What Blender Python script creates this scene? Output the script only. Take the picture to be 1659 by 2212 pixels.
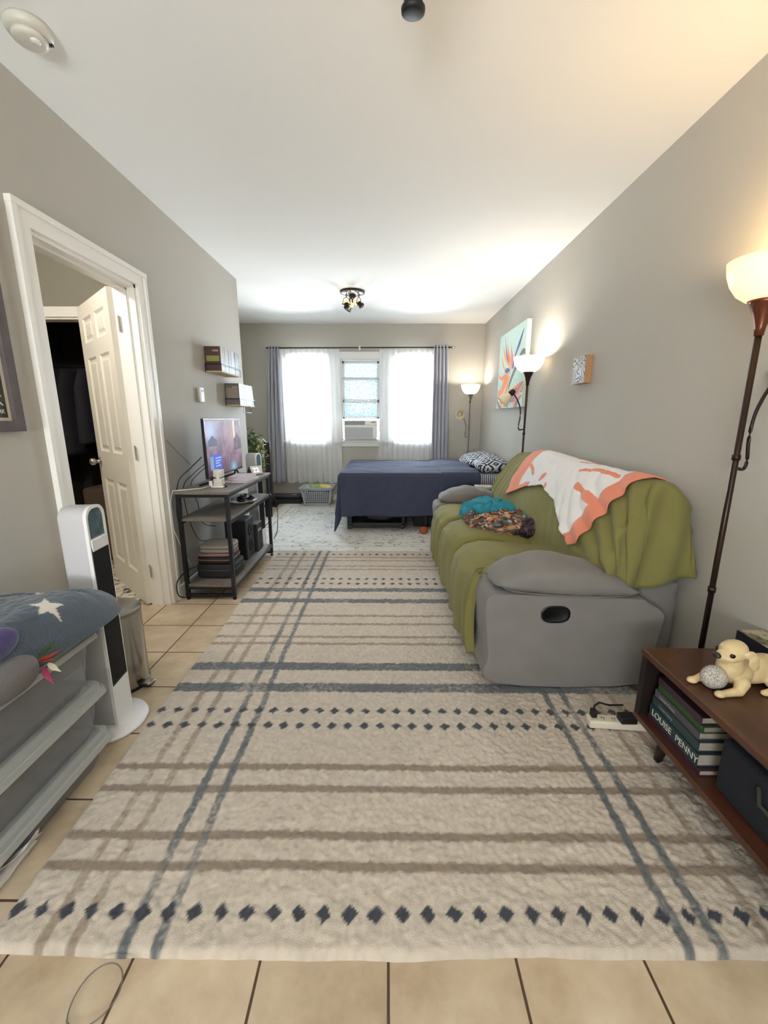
import bpy, bmesh, math, random
import numpy as np
from mathutils import Vector, Matrix, noise
for o in list(bpy.data.objects): bpy.data.objects.remove(o)
SC = bpy.context.scene; COL = SC.collection
PI = math.pi
# ------------------------------------------------------------------ camera
F_PX, PITCH, YAW, ROLL = 907.3, math.radians(12.6225), math.radians(0.38627), math.radians(0.0979)
cam = bpy.data.cameras.new('camera'); cam.sensor_fit = 'VERTICAL'; cam.sensor_height = 36; cam.lens = F_PX/2212*36
cam.clip_start = .02
co = bpy.data.objects.new('camera', cam); COL.objects.link(co); SC.camera = co
co.matrix_world = Matrix.Translation((0, 0, 1.27)) @ Matrix.Rotation(YAW, 4, 'Z') @ Matrix.Rotation(PI/2-PITCH, 4, 'X') @ Matrix.Rotation(ROLL, 4, 'Z')
# ------------------------------------------------------------------ world, exposure, large lights
SC.view_settings.view_transform = 'Standard'; SC.view_settings.look = 'None'
SC.view_settings.gamma = 1; SC.view_settings.use_curve_mapping = False
SC.view_settings.exposure = 0.36
W = bpy.data.worlds.new('sky'); SC.world = W; W.use_nodes = True
bg = W.node_tree.nodes['Background']; bg.inputs[0].default_value = (.80, .91, 1, 1); bg.inputs[1].default_value = 120
_N = W.node_tree.nodes; _L = W.node_tree.links   # sky above, brighter glow added below the horizon to light the ceiling
_tc = _N.new('ShaderNodeTexCoord'); _sx = _N.new('ShaderNodeSeparateXYZ'); _L.new(_tc.outputs['Generated'], _sx.inputs[0])
_rp = _N.new('ShaderNodeValToRGB'); _rp.color_ramp.elements[0].position = .47; _rp.color_ramp.elements[0].color = (1.30, 1.38, 1.42, 1)
_rp.color_ramp.elements[1].position = .52; _rp.color_ramp.elements[1].color = (.76, .90, 1.04, 1)
_mr = _N.new('ShaderNodeMapRange'); _mr.inputs[1].default_value = -1; _L.new(_sx.outputs[2], _mr.inputs[0]); _L.new(_mr.outputs[0], _rp.inputs[0]); _L.new(_rp.outputs[0], bg.inputs[0])
def light(name, kind, loc, power, color, size=.1, rot=None, spot=None, sizey=None):
    l = bpy.data.lights.new(name, kind); l.energy = power; l.color = color
    if kind == 'AREA':
        l.size = size
        if sizey: l.shape = 'RECTANGLE'; l.size_y = sizey
    else: l.shadow_soft_size = size
    if kind == 'SPOT': l.spot_size = spot; l.spot_blend = .5
    o = bpy.data.objects.new(name, l); o.location = loc; COL.objects.link(o)
    if rot: o.rotation_euler = rot
    return o
# light portals in the three windows: they emit nothing, they only guide sky sampling
for k, (x0, x1, z0, z1) in enumerate([(-1.49, -.88, .92, 2.12), (-.71, -.09, 1.24, 2.12), (.10, .72, .92, 2.12)]):
    p = light('window_portal', 'AREA', ((x0+x1)/2, 6.72, (z0+z1)/2), 1, (1, 1, 1), x1-x0, (-PI/2, 0, 0), sizey=z1-z0)
    p.data.cycles.is_portal = True
# unseen fill lights added behind the camera to brighten the near room
light('near_fill_down', 'AREA', (-.3, -.6, 2.55), 3.5, (1, .96, .9), .7, (0, 0, 0), sizey=.5)
light('near_fill_up', 'AREA', (-.9, -2.55, 1.2), 185, (.90, .96, 1), 1.5, (math.radians(139), 0, 0), sizey=1.3)  # added upward fill for ceiling and walls, no window stands here
light('hall_fill', 'POINT', (-2.15, 1.9, 2.35), 40, (1, .94, .86), .08)  # unseen fill added in the hall to brighten the open door
# ------------------------------------------------------------------ helpers
def lin(h):
    if isinstance(h, str):
        h = h.lstrip('#'); h = [int(h[i:i+2], 16)/255 for i in (0, 2, 4)]
    return tuple(c/12.92 if c <= .04045 else ((c+.055)/1.055)**2.4 for c in h[:3])
def lin4(h): return lin(h)+(1,)
MATS = {}
def mat(name, col='#808080', rough=.6, metal=0, bump=0, bscale=200, var=0, vscale=6, emit=None, estr=0, attr=False,
        sheen=0, spec=.5, trans=0, coat=0, alpha=1, stretch=None, col2=None):
    if name in MATS: return MATS[name]
    m = bpy.data.materials.new(name); m.use_nodes = True; nt = m.node_tree; N = nt.nodes; L = nt.links
    b = N['Principled BSDF']
    b.inputs['Base Color'].default_value = lin4(col); b.inputs['Roughness'].default_value = rough
    b.inputs['Metallic'].default_value = metal; b.inputs['Specular IOR Level'].default_value = spec
    b.inputs['Sheen Weight'].default_value = sheen; b.inputs['Coat Weight'].default_value = coat
    b.inputs['Transmission Weight'].default_value = trans; b.inputs['Alpha'].default_value = alpha
    tc = N.new('ShaderNodeTexCoord'); src = tc.outputs['Object']
    if stretch:
        mp = N.new('ShaderNodeMapping'); mp.inputs['Scale'].default_value = stretch; L.new(src, mp.inputs[0]); src = mp.outputs[0]
    colsock = None
    if attr:
        a = N.new('ShaderNodeAttribute'); a.attribute_name = 'Col'; colsock = a.outputs['Color']
    if var:
        n = N.new('ShaderNodeTexNoise'); n.inputs['Scale'].default_value = vscale; n.inputs['Detail'].default_value = 6
        L.new(src, n.inputs['Vector'])
        mx = N.new('ShaderNodeMix'); mx.data_type = 'RGBA'
        if col2:
            rp = N.new('ShaderNodeValToRGB'); rp.color_ramp.elements[0].position = .5-.25/max(var, .01)*.5; rp.color_ramp.elements[1].position = .5+.25/max(var, .01)*.5
            L.new(n.outputs['Fac'], rp.inputs[0]); L.new(rp.outputs[0], mx.inputs[0])
            mx.inputs[6].default_value = lin4(col); mx.inputs[7].default_value = lin4(col2)
            colsock = mx.outputs[2]
        else:
            mr = N.new('ShaderNodeMapRange'); mr.inputs[1].default_value = .3; mr.inputs[2].default_value = .7
            mr.inputs[3].default_value = 1-var; mr.inputs[4].default_value = 1+var
            L.new(n.outputs['Fac'], mr.inputs[0])
            mx.blend_type = 'MULTIPLY'; mx.inputs[0].default_value = 1
            if colsock: L.new(colsock, mx.inputs[6])
            else: mx.inputs[6].default_value = lin4(col)
            L.new(mr.outputs[0], mx.inputs[7]); colsock = mx.outputs[2]
    if colsock: L.new(colsock, b.inputs['Base Color'])
    if bump:
        n2 = N.new('ShaderNodeTexNoise'); n2.inputs['Scale'].default_value = bscale; n2.inputs['Detail'].default_value = 3
        L.new(src, n2.inputs['Vector'])
        bp = N.new('ShaderNodeBump'); bp.inputs['Strength'].default_value = min(bump, 1); bp.inputs['Distance'].default_value = .004
        L.new(n2.outputs['Fac'], bp.inputs['Height']); L.new(bp.outputs[0], b.inputs['Normal'])
    if emit:
        b.inputs['Emission Color'].default_value = lin4(emit); b.inputs['Emission Strength'].default_value = estr
    MATS[name] = m; return m
def mat_emit_attr(name, strength):
    m = mat(name, '#101010', .25, attr=True); nt = m.node_tree; b = nt.nodes['Principled BSDF']
    a = [n for n in nt.nodes if n.type == 'ATTRIBUTE'][0]
    for l in list(nt.links):
        if l.to_socket == b.inputs['Base Color']: nt.links.remove(l)
    nt.links.new(a.outputs['Color'], b.inputs['Emission Color']); b.inputs['Emission Strength'].default_value = strength
    return m
def mat_sheer(name, col, t, tl):
    m = bpy.data.materials.new(name); m.use_nodes = True; N = m.node_tree.nodes; L = m.node_tree.links
    N.remove(N['Principled BSDF']); out = N['Material Output']
    a = N.new('ShaderNodeBsdfTransparent'); d = N.new('ShaderNodeBsdfDiffuse'); r = N.new('ShaderNodeBsdfTranslucent')
    d.inputs[0].default_value = lin4(col); r.inputs[0].default_value = lin4(col)
    m1 = N.new('ShaderNodeMixShader'); m1.inputs[0].default_value = tl; L.new(d.outputs[0], m1.inputs[1]); L.new(r.outputs[0], m1.inputs[2])
    m2 = N.new('ShaderNodeMixShader'); m2.inputs[0].default_value = 1-t; L.new(a.outputs[0], m2.inputs[1]); L.new(m1.outputs[0], m2.inputs[2])
    L.new(m2.outputs[0], out.inputs[0]); MATS[name] = m; return m
def mat_glass(name, frost=0, col='#ffffff'):
    m = bpy.data.materials.new(name); m.use_nodes = True; N = m.node_tree.nodes; L = m.node_tree.links
    N.remove(N['Principled BSDF']); out = N['Material Output']
    a = N.new('ShaderNodeBsdfTransparent'); a.inputs[0].default_value = lin4(col)
    g = N.new('ShaderNodeBsdfGlossy'); g.inputs['Roughness'].default_value = .03
    m1 = N.new('ShaderNodeMixShader'); fr = N.new('ShaderNodeFresnel'); fr.inputs[0].default_value = 1.45
    L.new(fr.outputs[0], m1.inputs[0]); L.new(a.outputs[0], m1.inputs[1]); L.new(g.outputs[0], m1.inputs[2])
    last = m1
    if frost:   # pebbled privacy film
        tc = N.new('ShaderNodeTexCoord'); v = N.new('ShaderNodeTexVoronoi'); v.inputs['Scale'].default_value = 55
        L.new(tc.outputs['Object'], v.inputs['Vector'])
        rp = N.new('ShaderNodeValToRGB'); rp.color_ramp.elements[0].position = .12; rp.color_ramp.elements[1].position = .5
        rp.color_ramp.elements[0].color = (.030, .044, .050, 1); rp.color_ramp.elements[1].color = (.098, .106, .11, 1)
        L.new(v.outputs['Distance'], rp.inputs[0])
        t = N.new('ShaderNodeBsdfTranslucent'); L.new(rp.outputs[0], t.inputs[0])
        m2 = N.new('ShaderNodeMixShader'); m2.inputs[0].default_value = frost
        L.new(m1.outputs[0], m2.inputs[1]); L.new(t.outputs[0], m2.inputs[2]); last = m2
    L.new(last.outputs[0], out.inputs[0]); MATS[name] = m; return m
def mat_opal(name, col, ecol, estr):
    m = bpy.data.materials.new(name); m.use_nodes = True; N = m.node_tree.nodes; L = m.node_tree.links
    b = N['Principled BSDF']; out = N['Material Output']
    b.inputs['Base Color'].default_value = lin4(col); b.inputs['Roughness'].default_value = .3
    b.inputs['Emission Color'].default_value = lin4(ecol); b.inputs['Emission Strength'].default_value = estr
    t = N.new('ShaderNodeBsdfTranslucent'); t.inputs[0].default_value = lin4(col)
    mx = N.new('ShaderNodeMixShader'); mx.inputs[0].default_value = .35
    L.new(b.outputs[0], mx.inputs[1]); L.new(t.outputs[0], mx.inputs[2]); L.new(mx.outputs[0], out.inputs[0])
    MATS[name] = m; return m

def thing(name, label, cat, loc=(0, 0, 0), rz=0, group=None, rx=0, ry=0):
    o = bpy.data.objects.new(name, None); COL.objects.link(o); o.empty_display_size = .05
    o.location = loc; o.rotation_euler = (rx, ry, rz); o['label'] = label; o['category'] = cat
    if group: o['group'] = group
    return o
def tag(o, label, cat, group=None, kind=None):
    if label: o['label'] = label
    if cat: o['category'] = cat
    if group: o['group'] = group
    if kind: o['kind'] = kind
    return o
def dup(root, loc, rz=None, label=None, group=None):
    r = root.copy(); COL.objects.link(r); r.location = loc
    if rz is not None: r.rotation_euler = (0, 0, rz)
    if label: r['label'] = label
    if group: r['group'] = group
    for ch in list(root.children):
        c = ch.copy(); COL.objects.link(c); c.parent = r
        for g in list(ch.children):
            d = g.copy(); COL.objects.link(d); d.parent = c
    return r
class MB:
    def __init__(s): s.v = []; s.f = []; s.c = None
    def add(s, vs, fs):
        n = len(s.v); s.v += [tuple(v) for v in vs]; s.f += [tuple(i+n for i in f) for f in fs]; return s
    def box(s, x0, x1, y0, y1, z0, z1, M=None):
        vs = [(x, y, z) for x in (x0, x1) for y in (y0, y1) for z in (z0, z1)]
        if M: vs = [M @ Vector(v) for v in vs]
        return s.add(vs, [(0, 1, 3, 2), (4, 6, 7, 5), (0, 4, 5, 1), (2, 3, 7, 6), (0, 2, 6, 4), (1, 5, 7, 3)])
    def grid(s, nu, nv, fn, cu=False, cv=False, cap=False):
        vs = [fn(i/(nu if cu else nu-1), j/(nv if cv else nv-1)) for i in range(nu) for j in range(nv)]
        fs = []
        for i in range(nu if cu else nu-1):
            for j in range(nv if cv else nv-1):
                a = i*nv+j; b = ((i+1) % nu)*nv+j; c = ((i+1) % nu)*nv+(j+1) % nv; d = i*nv+(j+1) % nv
                fs.append((a, b, c, d))
        if cap: fs.append(tuple(j for j in range(nv))); fs.append(tuple((nu-1)*nv+j for j in reversed(range(nv))))
        return s.add(vs, fs)
    def tube(s, pts, r, n=8, cap=True):
        pts = [Vector(p) for p in pts]; m = len(pts); rs = r if isinstance(r, (list, tuple)) else [r]*m
        rings = []; up = None
        for i, p in enumerate(pts):
            t = (pts[min(i+1, m-1)]-pts[max(i-1, 0)])
            t = t.normalized() if t.length > 1e-9 else Vector((0, 0, 1))
            if up is None: up = Vector((0, 0, 1)) if abs(t.z) < .9 else Vector((1, 0, 0))
            a = t.cross(up)
            if a.length < 1e-6: a = t.cross(Vector((0, 1, 0)))
            a.normalize(); b = t.cross(a).normalized(); up = -b if False else up
            rings.append([p+rs[i]*(a*math.cos(2*PI*k/n)+b*math.sin(2*PI*k/n)) for k in range(n)])
        vs = [v for R in rings for v in R]; fs = []
        for i in range(m-1):
            for k in range(n): fs.append((i*n+k, i*n+(k+1) % n, (i+1)*n+(k+1) % n, (i+1)*n+k))
        if cap: fs.append(tuple(reversed(range(n)))); fs.append(tuple((m-1)*n+k for k in range(n)))
        return s.add(vs, fs)
    def lathe(s, prof, n=32, M=None, c=(0, 0, 0)):
        vs = []; 
        for r, z in prof:
            for k in range(n):
                v = Vector((r*math.cos(2*PI*k/n), r*math.sin(2*PI*k/n), z))
                if M: v = M @ v
                vs.append(v+Vector(c))
        m = len(prof); fs = []
        for i in range(m-1):
            for k in range(n): fs.append((i*n+k, i*n+(k+1) % n, (i+1)*n+(k+1) % n, (i+1)*n+k))
        if prof[0][0] > 1e-5: fs.append(tuple(reversed(range(n))))
        if prof[-1][0] > 1e-5: fs.append(tuple((m-1)*n+k for k in range(n)))
        return s.add(vs, fs)
    def shell(s, prof, n=40, M=None, c=(0, 0, 0)):   # open lathe, profile given as closed loop
        p = prof; vs = []
        for r, z in p:
            for k in range(n):
                v = Vector((r*math.cos(2*PI*k/n), r*math.sin(2*PI*k/n), z))
                if M: v = M @ v
                vs.append(v+Vector(c))
        fs = []; m = len(p)
        for i in range(m):
            for k in range(n):
                j = (i+1) % m; fs.append((i*n+k, i*n+(k+1) % n, j*n+(k+1) % n, j*n+k))
        return s.add(vs, fs)
    def prism(s, poly, lo, hi, axis='y'):
        n = len(poly)
        def P(a, b, t): return {'y': (a, t, b), 'x': (t, a, b), 'z': (a, b, t)}[axis]
        vs = [P(a, b, lo) for a, b in poly]+[P(a, b, hi) for a, b in poly]
        fs = [tuple(range(n)), tuple(reversed(range(n, 2*n)))]+[(i, i+n, (i+1) % n+n, (i+1) % n) for i in range(n)]
        return s.add(vs, fs)
    def sup(s, c, r, e1=1, e2=1, nu=24, nv=14, M=None, disp=None):
        def sp(w, e): return math.copysign(abs(w)**e, w)
        def fn(u, v):
            a = 2*PI*u; b = -PI/2+PI*v
            p = Vector((r[0]*sp(math.cos(b), e1)*sp(math.cos(a), e2), r[1]*sp(math.cos(b), e1)*sp(math.sin(a), e2), r[2]*sp(math.sin(b), e1)))
            if disp: p = disp(p)
            if M: p = M @ p
            return p+Vector(c)
        return s.grid(nu, nv, fn, cu=True)
    def ell(s, c, r, nu=20, nv=12, M=None, disp=None): return s.sup(c, r, 1, 1, nu, nv, M, disp)
    def build(s, name, m, parent=None, smooth=False, bevel=0, seg=2, sub=0, solid=0, loc=None, rz=0, cols=None, local=False, merge=True):
        vs = s.v
        off = Vector((0, 0, 0))
        if parent is None and not local:      # own origin at the base centre
            xs, ys, zs = zip(*vs); off = Vector(((min(xs)+max(xs))/2, (min(ys)+max(ys))/2, min(zs)))
        elif parent is not None and not local:  # world coordinates under an unrotated parent
            q = parent
            while q is not None: off += q.location; q = q.parent
        me = bpy.data.meshes.new(name)
        me.from_pydata([tuple(Vector(v)-off) for v in vs], [], s.f)
        if cols is not None:
            at = me.color_attributes.new('Col', 'FLOAT_COLOR', 'POINT')
            a = np.ones((len(vs), 4), dtype=np.float32); a[:, :3] = np.asarray(cols, dtype=np.float32).reshape(-1, 3); at.data.foreach_set('color', a.ravel())
        bm = bmesh.new(); bm.from_mesh(me)
        if merge: bmesh.ops.remove_doubles(bm, verts=bm.verts, dist=1e-6)
        bmesh.ops.recalc_face_normals(bm, faces=bm.faces); bm.to_mesh(me); bm.free()
        if smooth:
            for p in me.polygons: p.use_smooth = True
        if isinstance(m, (list, tuple)):
            for q in m: me.materials.append(q)
        elif m: me.materials.append(m)
        o = bpy.data.objects.new(name, me); COL.objects.link(o)
        if parent is None:
            o.location = off if not local else (loc or (0, 0, 0)); o.rotation_euler = (0, 0, rz)
        else: o.parent = parent
        if bevel:
            b = o.modifiers.new('bevel', 'BEVEL'); b.width = bevel; b.segments = seg; b.limit_method = 'ANGLE'; b.angle_limit = .6
            if smooth: b.harden_normals = False
        if solid:
            q = o.modifiers.new('solid', 'SOLIDIFY'); q.thickness = solid; q.offset = 0
        if sub:
            q = o.modifiers.new('sub', 'SUBSURF'); q.levels = sub; q.render_levels = sub
        return o
def flat_smooth(o, ang=.6):
    for p in o.data.polygons: p.use_smooth = True
    try: o.data.set_sharp_from_angle(angle=ang)
    except Exception: pass
    return o
def struct(o): o['kind'] = 'structure'; return o
def text_mesh(name, s, size, m, M, parent=None, extrude=.0006, align='LEFT', bold=0):
    cu = bpy.data.curves.new(name, 'FONT'); cu.body = s; cu.size = size; cu.extrude = extrude; cu.align_x = align; cu.offset = bold
    t = bpy.data.objects.new(name, cu); COL.objects.link(t); bpy.context.view_layer.update()
    me = bpy.data.meshes.new_from_object(t.evaluated_get(bpy.context.evaluated_depsgraph_get()))
    bpy.data.objects.remove(t)
    me.transform(M); me.materials.clear(); me.materials.append(m)
    o = bpy.data.objects.new(name, me); COL.objects.link(o)
    if parent:
        q = parent; off = Vector()
        while q is not None: off += q.location; q = q.parent
        me.transform(Matrix.Translation(-off)); o.parent = parent
    return o
def vn(x, y, z, s=1.0): return noise.noise(Vector((x*s, y*s, z*s)))
def basis(ex, ey, ez, o): 
    M = Matrix.Identity(4)
    for i in range(3):
        M[i][0] = ex[i]; M[i][1] = ey[i]; M[i][2] = ez[i]; M[i][3] = o[i]
    return M
def aim(d):   # matrix turning +Z to direction d
    return Vector(d).to_track_quat('Z', 'Y').to_matrix().to_4x4()
def npnoise(shape, cell, seed):
    rs = np.random.RandomState(seed); h, w = shape; gh, gw = int(h/cell)+3, int(w/cell)+3
    g = rs.rand(gh, gw); yy = np.arange(h)/cell; xx = np.arange(w)/cell
    y0 = yy.astype(int); x0 = xx.astype(int); fy = (yy-y0)[:, None]; fx = (xx-x0)[None, :]
    fy = fy*fy*(3-2*fy); fx = fx*fx*(3-2*fx)
    a = g[np.ix_(y0, x0)]; b = g[np.ix_(y0, x0+1)]; c = g[np.ix_(y0+1, x0)]; d = g[np.ix_(y0+1, x0+1)]
    return (a*(1-fx)+b*fx)*(1-fy)+(c*(1-fx)+d*fx)*fy-.5
def inpoly(X, Y, poly):
    r = np.zeros(X.shape, bool); n = len(poly)
    for i in range(n):
        x0, y0 = poly[i]; x1, y1 = poly[(i+1) % n]
        if y0 == y1: continue
        c = ((y0 > Y) != (y1 > Y)) & (X < (x1-x0)*(Y-y0)/(y1-y0)+x0); r ^= c
    return r
def smoothpoly(pts, k=6):   # closed Catmull-Rom
    out = []; n = len(pts)
    for i in range(n):
        p0, p1, p2, p3 = [np.array(pts[(i+j-1) % n], float) for j in range(4)]
        for t in np.linspace(0, 1, k, endpoint=False):
            out.append(tuple(.5*((2*p1)+(-p0+p2)*t+(2*p0-5*p1+4*p2-p3)*t*t+(-p0+3*p1-3*p2+p3)*t**3)))
    return out
def grid_np(P, closed=False):  # P: (nu,nv,3) array to MB
    b = MB(); nu, nv = P.shape[:2]; b.v = [tuple(p) for p in P.reshape(-1, 3)]
    I = np.arange(nu*nv).reshape(nu, nv)
    b.f = list(map(tuple, np.stack([I[:-1, :-1], I[1:, :-1], I[1:, 1:], I[:-1, 1:]], -1).reshape(-1, 4).tolist())); return b

# ------------------------------------------------------------------ shared materials
M_wall = mat('wall_paint', '#b8b3a9', .75, bump=.12, bscale=120, var=.015, vscale=2)
M_ceil = mat('ceiling_paint', '#f2f1ee', .85, bump=.1, bscale=150)
M_trim = mat('trim_paint', '#f4f0e8', .42, bump=.03, bscale=60)
M_black = mat('black_metal', '#1b1b1d', .42, metal=.3, bump=.1, bscale=300)
M_blackp = mat('black_plastic', '#141416', .4)
M_white = mat('white_plastic', '#e4e2de', .35)
M_chrome = mat('brushed_nickel', '#b9b4aa', .28, metal=1)
M_paper = mat('white_paper', '#e9e7e4', .7, bump=.05)
H = 2.608; XL = -1.498; XR = 1.424; YB = 6.55; YC = 4.55
# ================================================================== the room
def tile_material():
    m = mat('floor_tile', '#b59c7b', .34); nt = m.node_tree; N = nt.nodes; L = nt.links; b = N['Principled BSDF']
    tc = N.new('ShaderNodeTexCoord'); sp = N.new('ShaderNodeSeparateXYZ'); L.new(tc.outputs['Object'], sp.inputs[0])
    T = .30683
    def mth(op, a, b_=None, c=None):
        n = N.new('ShaderNodeMath'); n.operation = op
        for i, q in enumerate((a, b_, c)):
            if q is None: continue
            if isinstance(q, (int, float)): n.inputs[i].default_value = q
            else: L.new(q, n.inputs[i])
        return n.outputs[0]
    def dist(ax, off):
        u = mth('DIVIDE', mth('SUBTRACT', ax, off-50*T), T); f = mth('FRACT', u)
        return mth('MULTIPLY', mth('MINIMUM', f, mth('SUBTRACT', 1, f)), T), mth('FLOOR', u)
    dx, ix = dist(sp.outputs[0], .0073); dy, iy = dist(sp.outputs[1], .8682)
    d = mth('MINIMUM', dx, dy)
    g = N.new('ShaderNodeMapRange'); g.interpolation_type = 'SMOOTHSTEP'
    g.inputs[1].default_value = .0022; g.inputs[2].default_value = .0042; L.new(d, g.inputs[0])
    cmb = N.new('ShaderNodeCombineXYZ'); L.new(ix, cmb.inputs[0]); L.new(iy, cmb.inputs[1])
    wn = N.new('ShaderNodeTexWhiteNoise'); L.new(cmb.outputs[0], wn.inputs['Vector'])
    ns = N.new('ShaderNodeTexNoise'); ns.inputs['Scale'].default_value = 7; ns.inputs['Detail'].default_value = 8; ns.inputs['Roughness'].default_value = .6
    off = N.new('ShaderNodeVectorMath'); off.operation = 'ADD'; L.new(tc.outputs['Object'], off.inputs[0])
    sc = N.new('ShaderNodeVectorMath'); sc.operation = 'SCALE'; sc.inputs['Scale'].default_value = 7; L.new(wn.outputs['Color'], sc.inputs[0]); L.new(sc.outputs[0], off.inputs[1])
    L.new(off.outputs[0], ns.inputs['Vector'])
    rp = N.new('ShaderNodeValToRGB'); rp.color_ramp.elements[0].color = lin4('#ab967b'); rp.color_ramp.elements[1].color = lin4('#cdbca1')
    rp.color_ramp.elements[0].position = .3; rp.color_ramp.elements[1].position = .7; L.new(ns.outputs['Fac'], rp.inputs[0])
    mv = N.new('ShaderNodeMix'); mv.data_type = 'RGBA'; mv.blend_type = 'MULTIPLY'; mv.inputs[0].default_value = 1
    vr = N.new('ShaderNodeMapRange'); vr.inputs[3].default_value = .92; vr.inputs[4].default_value = 1.05; L.new(wn.outputs['Value'], vr.inputs[0])
    L.new(rp.outputs[0], mv.inputs[6]); L.new(vr.outputs[0], mv.inputs[7])
    mx = N.new('ShaderNodeMix'); mx.data_type = 'RGBA'; L.new(g.outputs[0], mx.inputs[0]); mx.inputs[6].default_value = lin4('#4b3424'); L.new(mv.outputs[2], mx.inputs[7])
    L.new(mx.outputs[2], b.inputs['Base Color'])
    rr = N.new('ShaderNodeMapRange'); rr.inputs[3].default_value = .8; rr.inputs[4].default_value = .33; L.new(g.outputs[0], rr.inputs[0]); L.new(rr.outputs[0], b.inputs['Roughness'])
    bp = N.new('ShaderNodeBump'); bp.inputs['Strength'].default_value = .6; bp.inputs['Distance'].default_value = .003; L.new(g.outputs[0], bp.inputs['Height']); L.new(bp.outputs[0], b.inputs['Normal'])
    return m
fl = MB().box(-3.4, 1.6, -2.7, 6.72, -.1, 0).build('floor', tile_material(), local=True); struct(fl)
struct(MB().box(-3.4, 1.6, -2.7, 6.72, H, H+.1).build('ceiling', M_ceil))
struct(MB().box(XR, 1.6, -2.7, 6.72, 0, H).build('wall_right', M_wall))
# left wall, with the door opening, ends in the corner of the alcove
b = MB(); TK = .13; DY0, DY1, DZ = 1.945, 2.715, 2.037
b.box(XL-TK, XL, -2.7, DY0, 0, H); b.box(XL-TK, XL, DY1, YC, 0, H); b.box(XL-TK, XL, DY0, DY1, DZ, H)
struct(b.build('wall_left', M_wall))
struct(MB().box(-2.36, XL-TK, YC-.12, YC, 0, H).box(-2.36, -2.24, YC, YB, 0, H).build('wall_alcove', M_wall))
struct(MB().box(-3.4, 1.6, -2.8, -2.7, 0, H).build('wall_front', M_wall))
WIN = [(-1.47, -.90), (-.70, -.10), (.12, .70)]; WZ0, WZ1 = .93, 2.12
b = MB(); xs = [-3.4, WIN[0][0], WIN[0][1], WIN[1][0], WIN[1][1], WIN[2][0], WIN[2][1], 1.6]
for i in range(0, 8, 2): b.box(xs[i], xs[i+1], YB, YB+.17, 0, H)
for x0, x1 in WIN: b.box(x0, x1, YB, YB+.17, 0, WZ0); b.box(x0, x1, YB, YB+.17, WZ1, H)
struct(b.build('wall_back', M_wall))
# hall beyond the door
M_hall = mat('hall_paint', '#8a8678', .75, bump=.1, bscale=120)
HY = 3.46
b = MB(); HX0, HX1, HZ = -2.98, -2.20, 2.02
b.box(-3.4, HX0, HY, HY+.1, 0, H); b.box(HX1, XL-TK, HY, HY+.1, 0, H); b.box(HX0, HX1, HY, HY+.1, HZ, H)
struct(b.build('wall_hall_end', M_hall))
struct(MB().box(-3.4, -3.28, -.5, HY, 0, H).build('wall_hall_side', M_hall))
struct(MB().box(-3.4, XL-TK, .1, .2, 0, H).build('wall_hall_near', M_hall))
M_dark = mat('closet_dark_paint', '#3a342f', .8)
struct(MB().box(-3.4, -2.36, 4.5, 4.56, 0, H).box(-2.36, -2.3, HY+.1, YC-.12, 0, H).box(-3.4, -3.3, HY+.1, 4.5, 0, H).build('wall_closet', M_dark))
b = MB()
b.box(HX0-.075, HX0, HY-.015, HY, 0, HZ+.075); b.box(HX1, HX1+.075, HY-.015, HY, 0, HZ+.075); b.box(HX0, HX1, HY-.015, HY, HZ, HZ+.075)
b.box(HX0, HX0+.015, HY, HY+.1, 0, HZ); b.box(HX1-.015, HX1, HY, HY+.1, 0, HZ); b.box(HX0, HX1, HY, HY+.1, HZ-.015, HZ)
struct(b.build('trim_2', M_trim, bevel=.004))
# door casing of the room
b = MB(); c = .085
b.box(XL, XL+.018, DY0-c, DY0, 0, DZ+.075); b.box(XL, XL+.018, DY1, DY1+c, 0, DZ+.075); b.box(XL, XL+.018, DY0, DY1, DZ, DZ+.075)
b.box(XL, XL+.026, DY0-c-.004, DY0-c+.022, 0, DZ+.082); b.box(XL, XL+.026, DY1+c-.022, DY1+c+.004, 0, DZ+.082); b.box(XL, XL+.028, DY0-c-.006, DY1+c+.006, DZ+.058, DZ+.084)
b.box(XL-TK, XL, DY0, DY0+.018, 0, DZ); b.box(XL-TK, XL, DY1-.018, DY1, 0, DZ); b.box(XL-TK, XL, DY0, DY1, DZ-.018, DZ)
b.box(XL-.075, XL-.045, DY0+.018, DY0+.03, 0, DZ-.02); b.box(XL-.075, XL-.045, DY1-.03, DY1-.018, 0, DZ-.02); b.box(XL-.075, XL-.045, DY0, DY1, DZ-.03, DZ-.018)
struct(b.build('trim_1', M_trim))
# baseboards
def baseboard(name, pts_boxes):
    b = MB()
    for q in pts_boxes: b.box(*q)
    struct(b.build(name, M_trim, bevel=.005))
baseboard('baseboard_left', [(XL, XL+.014, DY1+c, YC, 0, .085), (XL, XL+.014, -2.7, DY0-c, 0, .085), (XL-TK, XL+.014, YC, YC+.014, 0, .085)])
baseboard('baseboard_right', [(XR-.014, XR, -2.7, YB, 0, .10)])
baseboard('baseboard_back', [(-2.24, XR, YB-.014, YB, 0, .09)])
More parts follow.
